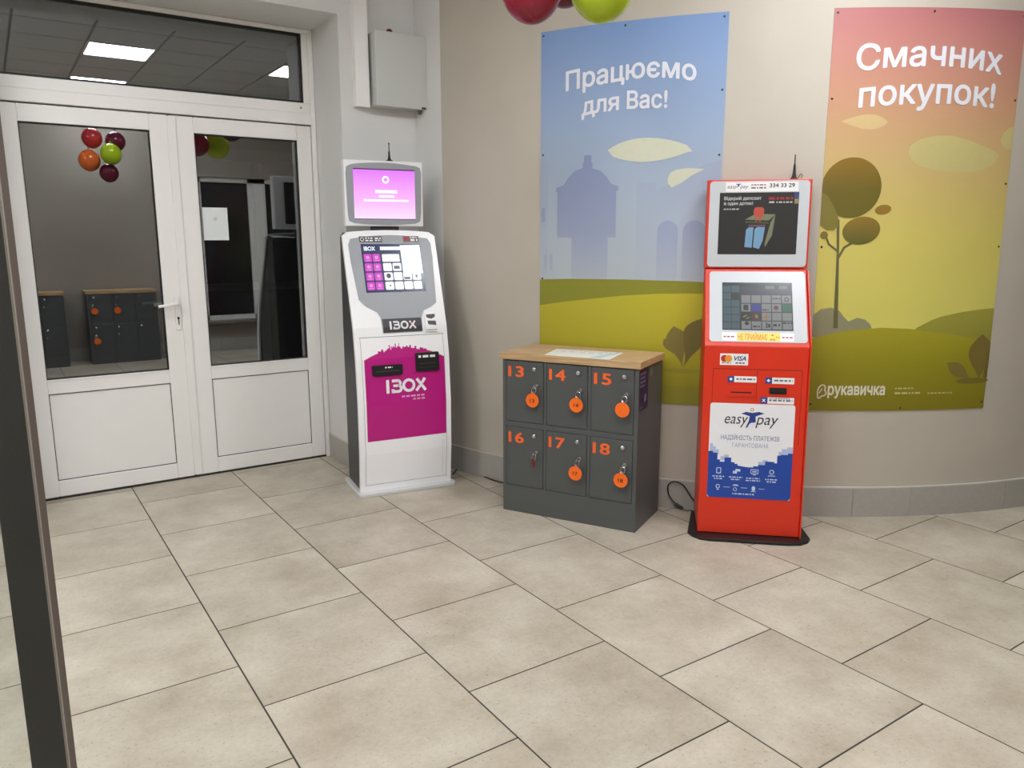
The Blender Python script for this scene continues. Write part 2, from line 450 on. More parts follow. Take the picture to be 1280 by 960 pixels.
# skirting
def skirt(name, label):
    return thing(name, label, 'skirting', kind='structure')
s1 = skirt('baseboard_right', 'grey stone skirting tiles along the curved wall')
a = -2.80
edges = [-2.80, -2.42, -1.82, -1.22, -0.62, -0.02, 0.30, 0.90, 1.50, 2.10, 2.70, 3.3]
for a0, a1 in zip(edges[:-1], edges[1:]):
    obj('skirting_tile', drum_wall(a0 + .001, a1 - .001, 0, 0.163, 0.0, 0.011), SKIRT, s1)
obj('caulk_line', drum_wall(-2.80, 3.3, 0.163, 0.169, 0.0, 0.010), CAULK, s1)
s2 = skirt('baseboard_left', 'grey stone skirting tiles around the door column')
obj('skirting_tile', B((1.874, 1.8849, FY - .011, DY - .012, 0, 0.163)), SKIRT, s2)
obj('skirting_tile', B((1.8851, 2.395, FY - .011, FY, 0, 0.163)), SKIRT, s2)
obj('caulk_line', B((1.875, 1.8849, FY - .010, DY - .012, 0.163, 0.168), (1.8851, 2.395, FY - .010, FY, 0.163, 0.168)), CAULK, s2)
obj('skirting_tile', B((-1.19, .0401, FY - .011, FY, 0, 0.163)), SKIRT, s2)
obj('skirting_tile', B((.0402, .0412, FY - .011, DY - .012, 0, 0.163)), SKIRT, s2)
s4 = skirt('baseboard_side', 'grey stone skirting tiles along the left end wall')
for k in range(9):
    obj('skirting_tile', B((-1.2, -1.189, -.838 + k * .6, -.838 + k * .6 + .597, 0, 0.163)), SKIRT, s4)
s3 = skirt('baseboard_back', 'grey stone skirting tiles along the back wall')
for k in range(13):
    obj('skirting_tile', B((-1.19 + k * .63, -1.19 + (k + 1) * .63 - .003, -0.85, -0.839, 0, 0.163)), SKIRT, s3)

# ------------------------------------------------------------------ vestibule behind the door (unlit at night)
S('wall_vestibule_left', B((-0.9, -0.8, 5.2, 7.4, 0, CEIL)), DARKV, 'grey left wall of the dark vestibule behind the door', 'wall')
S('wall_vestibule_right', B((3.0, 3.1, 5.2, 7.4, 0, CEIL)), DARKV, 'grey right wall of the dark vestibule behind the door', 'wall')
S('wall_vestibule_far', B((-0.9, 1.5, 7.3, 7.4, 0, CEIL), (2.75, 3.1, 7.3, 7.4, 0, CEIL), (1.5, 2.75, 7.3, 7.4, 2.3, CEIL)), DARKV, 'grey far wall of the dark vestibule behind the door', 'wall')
d2 = thing('door_2', 'glazed outer door at the far side of the vestibule', 'door', (1.5, 7.33, 0), kind='structure')
obj('door_frame', B((0, .07, -.03, .03, 0, 2.3), (1.18, 1.25, -.03, .03, 0, 2.3), (0.585, .665, -.03, .03, 0, 2.3), (.07, 1.18, -.03, .03, 2.2, 2.3), (.07, 1.18, -.03, .03, 0, .12), (.07, 1.18, -.03, .03, 1.05, 1.12)), mat('grey_door_frame', (150, 150, 148), .4), d2)
for xx in (.07, .665):
    for z0, z1 in ((.12, 1.05), (1.12, 2.2)):
        obj('door_pane', B((xx, xx + .515, -.008, .008, z0, z1)), NIGHT, d2)

# ------------------------------------------------------------------ double door
d1 = thing('door_1', 'white framed glazed double door with transom window', 'door', (0, DY, 0), kind='structure')
obj('door_frame', B((.042, .098, -.012, .07, 0, 2.823), (1.852, 1.883, -.012, .07, 0, 2.823), (.098, 1.852, -.012, .07, 2.24, 2.31), (.098, 1.852, -.004, .07, 2.31, 2.374), (.098, 1.852, -.012, .07, 2.797, 2.823), (1.812, 1.852, -.006, .07, 2.374, 2.797), bevel=.003), PVC, d1)
tr = obj('transom_bead', B((.098, 1.812, .004, .02, 2.374, 2.386), (.098, 1.812, .004, .02, 2.785, 2.797), (1.80, 1.812, .004, .02, 2.386, 2.785)), GASKET, d1)
obj('transom_pane', B((.098, 1.812, .022, .030, 2.374, 2.797)), GLASS, d1)
def leaf(x0, x1, gx0, gx1, flip):
    lf = obj('door_leaf', B((x0, gx0, 0, .06, .012, 2.232), (gx1, x1, 0, .06, .012, 2.232), (gx0, gx1, 0, .06, 2.138, 2.232), (gx0, gx1, 0, .06, .627, .712), (gx0, gx1, 0, .06, .012, .110), bevel=.004), PVC, d1)
    obj('gasket', B((gx0, gx1, .006, .016, .712, .717), (gx0, gx1, .006, .016, 2.132, 2.138), (gx0, gx0 + .005, .006, .016, .717, 2.132), (gx1 - .005, gx1, .006, .016, .717, 2.132),
                    (gx0, gx1, .006, .016, .110, .114), (gx0, gx1, .006, .016, .623, .627), (gx0, gx0 + .004, .006, .016, .114, .623), (gx1 - .004, gx1, .006, .016, .114, .623)), GASKET, lf)
    obj('glass_pane', B((gx0, gx1, .022, .030, .712, 2.138)), GLASS, lf)
    obj('lower_panel', B((gx0 + .004, gx1 - .004, .010, .045, .114, .623)), PVC, lf)
    obj('glazing_bead', B((gx0 - .0, gx1, -.004, .004, .704, .711), (gx0, gx1, -.004, .004, 2.139, 2.146)), PVC, lf)
    return lf
lf = leaf(.102, .975, .217, .873, 1)
hp = obj('handle_plate', B((.930, .962, -.010, .0, .955, 1.165), bevel=.003, seg=2), PVC, lf)
bm = tube([(.946, -.008, 1.12), (.946, -.045, 1.12), (.93, -.052, 1.119), (.88, -.052, 1.112), (.832, -.050, 1.108)], .0095, n=10)
obj('door_handle', bm, PVC, lf, smooth=True)
bm = tube([(.90, .06, 1.12), (.90, .10, 1.12), (.87, .11, 1.12), (.80, .11, 1.118), (.765, .108, 1.116)], .010, n=10)
obj('door_handle', bm, mat('grey_handle', (170, 172, 172), .35), lf, smooth=True)
obj('lock_cylinder', lathe([(.0075, 0), (.0075, .004)], 14, (.947, -.010, 1.03), 'y'), mat('lock_steel', (70, 68, 64), .35, .8), lf)
obj('keyhole', B((.9445, .9495, -.0145, -.0135, .99, 1.025)), GASKET, lf)
lf2 = leaf(.982, 1.849, 1.121, 1.755, -1)
obj('astragal', B((.970, 1.018, -.010, -.001, .02, 2.225), bevel=.002), PVC, lf2)
obj('threshold', B((.1, 1.85, .0, .06, 0.0005, .010)), mat('dark_threshold', (46, 44, 42), .6), d1)
for x, z in ((.15, 2.342), (1.79, 2.342)):
    obj('screw_cap', lathe([(.006, 0), (.006, .003)], 10, (x, -.004, z), 'y'), mat('rusty_screw', (120, 105, 90), .5), d1)
pn = thing('paper_notice', 'white paper sheet stuck on the right door pane', 'paper', (1.14, DY + .0205, 1.502))
obj('sheet', B((0, .15, 0, .001, 0, .20)), mat('notice_paper', (225, 230, 230), .7), pn)
obj('printed_ring', prism(el(.075, .13, .012, .012, 18), -.0005, 0, 'y'), mat('faint_print', (200, 205, 206), .7), pn)

# ------------------------------------------------------------------ open dark-framed glazed leaf at the left edge
DKA = mat('anthracite_aluminium', (58, 59, 59), .45, noise=.15, scale=200)
BRN = mat('brown_edge_profile', (92, 82, 76), .5)
gl = thing('glazed_screen', 'dark anthracite framed glass screen at the left picture edge', 'glass screen', (.028, 1.428, 0), R(180 - 33.927))
# local x runs to the picture's left, local y towards the camera
obj('stile', B((0, .066, -.021, 0, 0, 2.15), bevel=.0015), DKA, gl)
obj('edge_profile', B((-.0012, -.0002, -.0205, -.0025, 0, 2.15)), BRN, gl)
obj('edge_trim', B((-.0014, .0022, -.0022, .0014, 0, 2.15)), mat('bright_edge_trim', (150, 146, 140), .35), gl)
obj('stile', B((.80, .866, -.021, 0, 0, 2.15), bevel=.0015), DKA, gl)
obj('rail', B((.066, .80, -.021, 0, 2.08, 2.15)), DKA, gl)
obj('rail', B((.066, .80, -.021, 0, 0.0, .12)), DKA, gl)
obj('glass_pane', B((.066, .80, -.014, -.008, .12, 2.08)), CLEAR, gl)

# ------------------------------------------------------------------ meter box and cable duct on the column
eb = thing('meter_box', 'grey white metal electrical box on the wall column', 'electrical box', (2.07, FY, 2.31))
GBOX = mat('light_grey_enamel', (196, 198, 194), .28, noise=.01)
obj('box_body', B((0, .335, -.105, 0, 0, .425), bevel=.004), GBOX, eb)
obj('box_door', B((-.004, .339, -.125, -.108, -.004, .429), bevel=.004, seg=2), GBOX, eb)
obj('cable_gland', lathe([(.010, 0), (.010, .02), (.006, .022)], 12, (.315, -.06, -.022)), mat('brass_gland', (120, 110, 100), .4), eb)
obj('hinge', B((.30, .325, -.13, -.125, -.001, .010)), mat('lock_steel', (70, 68, 64), .35, .8), eb)
al = thing('alarm_light', 'small dark red beacon on top of the electrical box', 'beacon', (2.185, FY - .075, 2.735))
obj('lens', lathe([(.020, 0), (.022, .008), (.018, .024), (.008, .032)], 16), mat('dark_red_plastic', (96, 22, 24), .3), al)
obj('foot', B((-.02, .07, -.012, .012, 0.0, .006)), mat('brass_gland', (120, 110, 100), .4), al)
cd = thing('cable_duct', 'white plastic cable duct running up beside the electrical box', 'cable duct', (1.965, FY, 2.302))
obj('duct_body', B((0, .085, -.05, 0, 0, CEIL - .004 - 2.302), bevel=.002), PVC, cd)
obj('duct_lid', B((-.002, .087, -.054, -.0505, 0, CEIL - .004 - 2.302)), PVC, cd)

# ------------------------------------------------------------------ posters on the curved wall
PTXT = mat('poster_white_print', (226, 228, 236), .5)
def interp(pts):
    def f(x):
        if x <= pts[0][0]: return pts[0][1]
        for (x0, y0), (x1, y1) in zip(pts[:-1], pts[1:]):
            if x <= x1: return y0 + (y1 - y0) * (x - x0) / (x1 - x0)
        return pts[-1][1]
    return f
def poster(label, a0, a1, z0, z1, skymat):
    org = drum((a0 + a1) / 2, z0)
    t = thing('wall_poster', label, 'poster', org)
    sf = Drum(a0, a1, org)
    plate('poster_sheet', rect(a0, z0, a1, z1), skymat, sf, 0.0005, 0.003, t)
    return t, sf
def screws(t, sf, pts):
    m = mat('poster_screw', (60, 60, 64), .4, .6)
    for a, z in pts: decal('screw_head', [el(a, z, .006, .006, 10)], m, sf, .0055, t)
LAY = lambda k: .0035 + .0004 * k
# --- blue poster
sky1 = ramp_mat('poster_blue_sky', [(1.2, (186, 196, 202)), (1.75, (166, 180, 198)), (2.2, (142, 164, 198)), (2.62, (116, 148, 198))])
p1, f1 = poster('tall blue poster with city skyline behind the white lettering', -1.806, -0.797, .600, 2.622, sky1)
BLD = ramp_mat('poster_city_blue', [(1.25, (178, 188, 200)), (1.55, (152, 163, 192)), (1.95, (130, 144, 184))])
BLD2 = ramp_mat('poster_city_pale', [(1.25, (182, 192, 202)), (1.9, (156, 170, 195))])
decal('printed_building', [[(-1.806, 1.30), (-1.806, 1.93), (-1.795, 1.94), (-1.79, 1.975), (-1.783, 2.02), (-1.776, 1.975), (-1.77, 1.94), (-1.757, 1.93), (-1.757, 1.30)]], BLD2, f1, LAY(1), p1)
dome = [(-1.606, 1.28), (-1.606, 1.512), (-1.697, 1.512), (-1.697, 1.765), (-1.706, 1.765), (-1.706, 1.785), (-1.69, 1.79), (-1.66, 1.80), (-1.63, 1.84), (-1.592, 1.875), (-1.545, 1.888),
        (-1.545, 1.918), (-1.538, 1.918), (-1.538, 1.955), (-1.495, 1.955), (-1.495, 1.918), (-1.488, 1.918), (-1.488, 1.885), (-1.44, 1.87), (-1.405, 1.835), (-1.38, 1.80), (-1.355, 1.79), (-1.338, 1.785), (-1.338, 1.762), (-1.35, 1.762),
        (-1.348, 1.512), (-1.392, 1.512), (-1.392, 1.28)]
decal('printed_building', [dome], BLD, f1, LAY(3), p1)
decal('printed_building', [[(-1.236, 1.28), (-1.236, 1.80), (-1.134, 1.80), (-1.134, 1.752), (-.887, 1.885), (-.80, 1.905), (-.80, 1.28)]], BLD2, f1, LAY(2), p1)
arch = lambda c, w_, zb, zt: [(c - w_, zb), (c - w_, zt - w_)] + [(c - w_ * math.cos(R(180 * k / 10)), zt - w_ + w_ * math.sin(R(180 * k / 10))) for k in range(1, 10)] + [(c + w_, zt - w_), (c + w_, zb)]
decal('printed_building', [arch(-1.065, .055, 1.28, 1.60), arch(-.925, .06, 1.28, 1.60)], BLD, f1, LAY(3), p1)
decal('printed_window', [arch(-1.785, .012, 1.60, 1.68), arch(-1.77, .010, 1.33, 1.42), arch(-1.735, .010, 1.33, 1.42)], BLD, f1, LAY(4), p1)
CLO = mat('poster_cream_cloud', (206, 208, 186), .5)
cl1 = [(-1.402, 1.975)] + [(-1.402 + .45 * t_, 1.968 + .062 * math.sin(math.pi * t_ ** .85) ** .75) for t_ in [k / 16 for k in range(1, 16)]] + [(-.950, 1.952)] + [(-1.402 + .45 * t_, 1.962 - .055 * math.sin(math.pi * t_ ** .9) ** .75) for t_ in [k / 16 for k in range(15, 0, -1)]]
decal('printed_cloud', [cl1], CLO, f1, LAY(4), p1)
decal('printed_cloud', [[(-1.075, 1.815), (-1.062, 1.845), (-1.03, 1.862), (-.97, 1.868), (-.885, 1.862), (-.94, 1.835), (-1.0, 1.795), (-1.05, 1.77), (-1.07, 1.79)]], CLO, f1, LAY(4), p1)
HB = mat('poster_back_hill', (140, 140, 40), .5)
HF = ramp_mat('poster_front_hill', [(.60, (142, 136, 28)), (.85, (170, 162, 36)), (1.2, (190, 182, 48))])
decal('printed_hill', [[(-1.806, .602), (-1.806, 1.274), (-1.6, 1.282), (-1.3, 1.284), (-1.0, 1.28), (-.797, 1.274), (-.797, .602)]], HB, f1, LAY(5), p1)
decal('printed_hill', [[(-1.806, .602), (-1.806, 1.124), (-1.65, 1.150), (-1.479, 1.173), (-1.3, 1.195), (-1.116, 1.209), (-.95, 1.214), (-.797, 1.212), (-.797, .602)]], HF, f1, LAY(6), p1)
decal('printed_grass_band', [[(-1.806, .602), (-1.806, .742), (-1.4, .725), (-1.05, .705), (-.797, .70), (-.797, .602)]], mat('poster_low_grass', (146, 142, 42), .5), f1, LAY(7), p1)
LEAF = mat('poster_dark_leaf', (112, 102, 48), .5)
LEAF2 = mat('poster_brown_leaf', (124, 112, 52), .5)
def leafpoly(x0, z0, x1, z1, w_, n=18, p=.75):
    d = Vector((x1 - x0, z1 - z0)); nn = Vector((-d.y, d.x)); L_ = d.length; nn = nn / L_
    a_ = [(x0 + d.x * t_ + nn.x * w_ * math.sin(math.pi * t_ ** p), z0 + d.y * t_ + nn.y * w_ * math.sin(math.pi * t_ ** p)) for t_ in [k / n for k in range(0, n + 1)]]
    b_ = [(x0 + d.x * t_ - nn.x * w_ * math.sin(math.pi * t_ ** p), z0 + d.y * t_ - nn.y * w_ * math.sin(math.pi * t_ ** p)) for t_ in [k / n for k in range(n - 1, 0, -1)]]
    return a_ + b_
decal('printed_shadow', [el(-.95, .79, .12, .012)], mat('poster_grass_shade', (150, 146, 46), .5), f1, LAY(7), p1)
decal('printed_leaf', [leafpoly(-.955, .80, -1.015, 1.035, .058, p=1.9)], LEAF2, f1, LAY(8), p1)
decal('printed_leaf', [leafpoly(-.955, .80, -.870, 1.08, .066, p=1.9)], LEAF, f1, LAY(9), p1)
decal('printed_leaf', [leafpoly(-1.01, .88, -1.065, .965, .022, p=1.6)], LEAF2, f1, LAY(8), p1)
b1 = interp([(-1.65, 2.300), (-1.636, 2.303), (-1.523, 2.314), (-1.418, 2.322), (-1.343, 2.328), (-1.236, 2.335), (-1.151, 2.332), (-1.069, 2.324), (-.983, 2.309), (-.945, 2.300)])
decal('lettering', [text('Працюємо', -1.652, -.946, 0, .098, .022, warp=b1)], PTXT, f1, LAY(5), p1)
b2 = interp([(-1.56, 2.160), (-1.52, 2.172), (-1.362, 2.182), (-1.305, 2.184), (-1.18, 2.181), (-1.09, 2.178)])
decal('lettering', [text('для', -1.556, -1.345, 0, .088, .022, warp=b2), text('Вас!', -1.303, -1.088, 0, .088, .022, warp=b2)], PTXT, f1, LAY(5), p1)
screws(p1, f1, [(-1.79, 2.60), (-1.32, 2.60), (-.82, 2.60), (-1.79, 1.97), (-.815, 2.25), (-.815, 1.93), (-1.79, 1.28), (-1.79, .64), (-1.30, .62), (-.815, .64)])

# --- sunset poster
sky2 = ramp_mat('poster_sunset_sky', [(.98, (214, 208, 104)), (1.5, (210, 196, 104)), (1.9, (200, 172, 116)), (2.2, (198, 148, 120)), (2.45, (190, 128, 120)), (2.615, (178, 112, 114))])
p2, f2 = poster('tall sunset coloured poster with a round tree under white lettering', -.296, .690, .594, 2.614, sky2)
CL2 = mat('poster_yellow_cloud', (198, 186, 124), .5)
CL3 = mat('poster_peach_cloud', (210, 184, 132), .5)
decal('printed_cloud', [leafpoly(.004, 2.075, -.228, 2.082, .036)], CL3, f2, LAY(1), p2)
cl = [(.122, 1.930), (.13, 1.965), (.18, 1.995), (.26, 2.012), (.35, 2.012), (.44, 1.990), (.53, 1.962), (.60, 1.935), (.616, 1.918), (.60, 1.885), (.54, 1.850), (.47, 1.835), (.38, 1.833), (.28, 1.842), (.19, 1.862), (.14, 1.892)]
decal('printed_cloud', [cl], CL2, f2, LAY(1), p2)
decal('printed_cloud', [[(.690, 1.95), (.690, 2.063), (.66, 2.055), (.63, 2.03), (.617, 1.995), (.63, 1.965), (.66, 1.95)]], CL2, f2, LAY(1), p2)
HB2 = ramp_mat('poster_olive_hill', [(.9, (140, 138, 54)), (1.15, (164, 158, 66))])
HF2 = ramp_mat('poster_front_olive', [(.594, (128, 118, 20)), (.85, (148, 140, 28)), (1.05, (168, 160, 40))])
decal('printed_bush', [[(-.296, .99), (-.296, 1.11), (-.26, 1.14), (-.21, 1.148), (-.165, 1.13), (-.14, 1.098), (-.115, 1.075), (-.07, 1.095), (-.03, 1.085), (.0, 1.06), (.03, .99)]], mat('poster_grey_bush', (146, 142, 110), .5), f2, LAY(2), p2)
decal('printed_hill', [[(.20, .99), (.25, 1.04), (.33, 1.08), (.382, 1.098), (.5, 1.12), (.6, 1.132), (.690, 1.138), (.690, .9), (.20, .9)]], HB2, f2, LAY(3), p2)
decal('printed_hill', [[(-.296, .596), (-.296, .985), (-.2, 1.01), (-.1, 1.03), (.058, 1.042), (.2, 1.036), (.415, 1.008), (.55, .985), (.690, .962), (.690, .596)]], HF2, f2, LAY(4), p2)
TRK = mat('poster_trunk', (104, 100, 64), .5)
decal('printed_trunk', [[(-.192, 1.04), (-.202, 1.42), (-.214, 1.60), (-.200, 1.60), (-.190, 1.43), (-.168, 1.04)], bar(-.195, 1.40, -.165, 1.46, .012), bar(-.165, 1.458, -.12, 1.487, .012), bar(-.20, 1.44, -.245, 1.475, .010), bar(-.243, 1.47, -.265, 1.52, .010)], TRK, f2, LAY(5), p2)
TR1 = ramp_mat('poster_crown', [(1.58, (104, 98, 36)), (1.75, (112, 98, 36)), (1.91, (140, 108, 36))])
TR2 = ramp_mat('poster_small_crown', [(1.48, (100, 98, 44)), (1.62, (146, 116, 46))])
crown = [p for p in el(-.152, 1.757, .150, .150, 40)]
crown = [(max(x, -.296), z) for x, z in crown]
decal('printed_crown', [crown], TR1, f2, LAY(6), p2)
decal('printed_leaf', [[(-.296, 1.57), (-.296, 1.735), (-.27, 1.72), (-.235, 1.67), (-.208, 1.61), (-.206, 1.565), (-.225, 1.545), (-.26, 1.545)]], mat('poster_khaki_leaf', (128, 118, 54), .5), f2, LAY(7), p2)
decal('printed_crown', [el(-.086, 1.543, .096, .070, 30, 8), el(.016, 1.648, .042, .024, 24, 8)], TR2, f2, LAY(6), p2)
decal('printed_leaf', [el(-.272, 1.52, .02, .02, 16)], LEAF2, f2, LAY(6), p2)
decal('printed_shadow', [el(.60, .748, .10, .016)], mat('poster_olive_shade', (116, 108, 36), .5), f2, LAY(5), p2)
P2L = mat('poster_plant_leaf', (122, 106, 48), .5)
lf_ = [(min(x, .690), z) for x, z in leafpoly(.64, .755, .635, 1.0, .075, p=1.35)]
decal('printed_leaf', [lf_], P2L, f2, LAY(7), p2)
decal('printed_leaf', [[(.690, .76), (.665, .765), (.672, .86), (.690, .94)]], LEAF, f2, LAY(8), p2)
decal('printed_leaf', [leafpoly(.59, .757, .440, .850, .036, p=1.3)], LEAF2, f2, LAY(7), p2)
q1 = interp([(-.18, 2.325), (-.10, 2.326), (-.025, 2.337), (.107, 2.342), (.2, 2.346), (.3, 2.344), (.408, 2.337), (.534, 2.320), (.58, 2.31)])
decal('lettering', [text('Смачних', -.176, .578, 0, .118, .020, warp=q1)], PTXT, f2, LAY(5), p2)
q2 = interp([(-.15, 2.147), (-.045, 2.157), (.164, 2.168), (.376, 2.166), (.537, 2.153), (.56, 2.15)])
decal('lettering', [text('покупок!', -.150, .556, 0, .118, .020, warp=q2)], PTXT, f2, LAY(5), p2)
LOGO = mat('poster_logo_cream', (226, 222, 196), .5)
decal('lettering', [text('рукавичка', -.196, .108, .683, .062, .03)], LOGO, f2, LAY(5), p2)
mit = [(-.246, .664), (-.249, .700), (-.243, .722), (-.230, .735), (-.216, .735), (-.209, .722), (-.212, .706), (-.204, .698), (-.205, .684), (-.216, .676), (-.228, .676), (-.233, .664)]
decal('printed_logo', [bar(*mit[k], *mit[(k + 1) % len(mit)], .0065) for k in range(len(mit))] + [bar(-.240, .690, -.226, .715, .005)], LOGO, f2, LAY(5), p2)
decal('small_print', dashes(.162, .262, .712, .008, 1) + dashes(.162, .31, .685, .010, 2) + dashes(.345, .488, .683, .008, 3), mat('poster_small_print', (196, 190, 130), .5), f2, LAY(5), p2)
screws(p2, f2, [(-.28, 2.592), (.19, 2.596), (.675, 2.59), (-.28, 2.19), (.675, 2.19), (.675, 1.78), (-.28, 1.46), (.675, 1.46), (-.28, .63), (.2, .61), (.675, .63)])

# ------------------------------------------------------------------ white payment kiosk
k1 = thing('payment_kiosk', 'white self-service payment kiosk with magenta front and pink upper screen', 'kiosk', (1.707, 4.156, 0), R(-8.687))
KW = .57
KP = [(0, 0.02), (.025, .25), (.03, .55), (.010, .82), (-.025, 1.0), (-.217, 1.545)]
KF = Fold([(0, -.01)] + KP + [(-.235, 1.60)])
KWH = mat('kiosk_white_enamel', (246, 246, 248), .28, noise=.01)
KGR = mat('kiosk_silver_grey', (158, 162, 168), .35, noise=.02)
KDK = mat('kiosk_dark_side', (62, 62, 64), .5)
BLK = mat('black_plastic', (22, 22, 24), .4)
obj('base_plate', prism(rr(-.02, -.05, .59, .35, .02), 0, .022, 'z', bevel=.004), mat('kiosk_base_grey', (206, 206, 206), .4), k1)
side = [(-(d - .03), z) for d, z in KP] + [(.315, 1.52), (.33, 1.05), (.33, .022), (.0, .022)]
obj('cabinet', prism([(y, max(z, .022)) for y, z in side[:-1]], .012, KW - .012, 'x'), KDK, k1)
# front shell: profile sheet with a gently arched top
def shell(x0, x1, prof, th, arch_):
    bm = bmesh.new(); n = 16; F = []; K = []
    for i in range(n + 1):
        x = x0 + (x1 - x0) * i / n; e = abs(2 * i / n - 1)
        up_ = arch_ * (1 - e * e) - (.020 * max(0, (e - .86) / .14) ** 2)
        fr, bk = [], []
        for j, (d, z) in enumerate(prof):
            zz = z + (up_ if j == len(prof) - 1 else 0)
            dd = d - (up_ * .35 if j == len(prof) - 1 else 0)
            fr.append(bm.verts.new((x, -dd, zz))); bk.append(bm.verts.new((x, -dd + th, zz)))
        F.append(fr); K.append(bk)
    for i in range(n):
        for j in range(len(prof) - 1):
            bm.faces.new((F[i][j], F[i + 1][j], F[i + 1][j + 1], F[i][j + 1]))
            bm.faces.new((K[i][j], K[i][j + 1], K[i + 1][j + 1], K[i + 1][j]))
        bm.faces.new((F[i][-1], F[i + 1][-1], K[i + 1][-1], K[i][-1])); bm.faces.new((F[i][0], K[i][0], K[i + 1][0], F[i + 1][0]))
    for s_ in (0, n):
        for j in range(len(prof) - 1): bm.faces.new((F[s_][j], F[s_][j + 1], K[s_][j + 1], K[s_][j]))
    return bm
obj('front_shell', shell(0, KW, KP, .028, .014), KWH, k1)
SEAM = mat('kiosk_seam', (120, 122, 126), .6)
decal('panel_seam', [rect(.03, .943, .545, .946), rect(.032, .06, .034, .943), rect(.538, .06, .540, .943), rect(.515, .06, .516, .30), rect(.03, .06, .545, .062)], SEAM, KF, .0006, k1)
fas = [(.052, 1.160), (.090, 1.120), (.150, 1.085), (.168, 1.055), (.172, .966), (.415, .966), (.418, 1.045), (.432, 1.085), (.49, 1.108), (.523, 1.130), (.538, 1.40), (.536, 1.480), (.520, 1.510)]
fas += [(.520 - .47 * t_ / 12, 1.510 + .020 * math.sin(math.pi * t_ / 12)) for t_ in range(1, 12)] + [(.046, 1.508), (.030, 1.475), (.032, 1.38)]
plate('fascia', fas, KGR, KF, .0005, .003, k1)
# main touch screen
SCR = mat('screen_navy', (44, 58, 104), .2, noise=.0, emit=.55)
SCW = mat('screen_white', (236, 240, 250), .2, noise=.0, emit=.95)
SCM = mat('screen_magenta', (204, 66, 196), .2, noise=.0, emit=.85)
SCK = mat('screen_icon_dark', (96, 84, 104), .2, noise=.0, emit=.5)
SCP = mat('screen_icon_pale', (226, 150, 216), .2, noise=.0, emit=.8)
scr = plate('touch_screen', rect(.102, 1.198, .468, 1.478), SCR, KF, .0036, .0012, k1)
o_ = .0054
decal('screen_tile', [rr(.112 + .052 * c, 1.212 + .054 * r_, .158 + .052 * c, 1.258 + .054 * r_, .007) for c in range(2) for r_ in range(4)], SCM, KF, o_, scr)
decal('screen_icon', [el(.135 + .052 * c, 1.238 + .054 * r_, .011, .010, 12) for c in range(2) for r_ in range(4)] + [rect(.122 + .052 * c, 1.219 + .054 * r_, .148 + .052 * c, 1.223 + .054 * r_) for c in range(2) for r_ in range(4)], SCP, KF, o_ + .0004, scr)
tiles = [rr(.222 + .058 * c, 1.212 + .054 * r_, .274 + .058 * c, 1.258 + .054 * r_, .007) for c in range(4) for r_ in range(2)]
tiles += [rr(.222 + .058 * c, 1.320, .274 + .058 * c, 1.366, .007) for c in range(2)] + [rr(.222, 1.374, .328, 1.418, .005)]
tiles += [rect(.216, 1.442, .360, 1.462)]
decal('screen_tile', tiles, SCW, KF, o_, scr)
decal('screen_advert', [rect(.340, 1.305, .462, 1.470)], SCW, KF, o_ + .0002, scr)
decal('screen_icon', [el(.248, 1.292, .014, .014, 14), rect(.287, 1.332, .322, 1.350), rect(.342, 1.270, .38, 1.284), el(.420, 1.288, .008, .010, 10), el(.250, 1.235, .005, .006, 8), rect(.30, 1.196, .312, 1.203), rect(.316, 1.199, .420, 1.202)], SCK, KF, o_ + .0006, scr)
decal('lettering', [text('IBOX', .118, .186, 1.440, .024, .03)], SCW, KF, o_, scr)
# stickers above the screen
DST = mat('sticker_dark_grey', (70, 70, 76), .4)
WPR = mat('white_print', (236, 236, 238), .5)
st = plate('sticker', rect(.098, 1.488, .236, 1.522), DST, KF, .0036, .0006, k1)
decal('small_print', dashes(.134, .180, 1.508, .008, 4) + dashes(.134, .180, 1.494, .008, 5) + dashes(.192, .230, 1.507, .008, 6) + dashes(.192, .230, 1.495, .008, 7) + ring(.115, 1.505, .012, .004, 14), WPR, KF, .0048, st)
st = plate('sticker', rect(.366, 1.488, .464, 1.524), mat('sticker_taupe', (112, 96, 96), .4), KF, .0036, .0006, k1)
decal('printed_ring', [el(.384, 1.508, .014, .014, 16)], mat('print_red', (176, 52, 60), .5), KF, .0048, st)
decal('small_print', dashes(.410, .456, 1.513, .006, 8) + dashes(.412, .456, 1.494, .013, 9), WPR, KF, .0048, st)
# name plate
np_ = plate('name_plate', rr(.176, .968, .412, 1.046, .004), mat('plate_charcoal', (58, 56, 62), .4), KF, .0036, .003, k1)
def ibox_logo(x0, x1, z0, z1):
    """blocky rounded wordmark: I, open B, ring O, X with split stroke"""
    w_ = x1 - x0; h = z1 - z0; t_ = h * .21; out = []
    out.append(rr(x0, z0, x0 + .075 * w_, z1, .02 * w_))
    bx0, bx1 = x0 + .125 * w_, x0 + .38 * w_
    out += [rect(bx0 + .02 * w_, z1 - t_, bx1 - .06 * w_, z1), rect(bx0, z0, bx1 - .06 * w_, z0 + t_), rect(bx0 + .05 * w_, z0 + .44 * h, bx1 - .06 * w_, z0 + .44 * h + t_ * .9), rect(bx0, z0, bx0 + .075 * w_, z0 + .30 * h)]
    out += ring(bx1 - .09 * w_, z1 - .29 * h, .29 * h, t_, 10, -90, 90) + ring(bx1 - .08 * w_, z0 + .32 * h, .32 * h, t_, 10, -90, 90)
    out += ring(x0 + .565 * w_, z0 + .5 * h, .5 * h, t_, 24)
    cx = x0 + .87 * w_
    out += [bar(cx - .10 * w_, z1 - .06 * h, cx + .12 * w_, z0 + .05 * h, t_), bar(cx - .12 * w_, z0 + .05 * h, cx - .02 * w_, z0 + .42 * h, t_), bar(cx + .03 * w_, z0 + .60 * h, cx + .11 * w_, z1 - .05 * h, t_)]
    return out
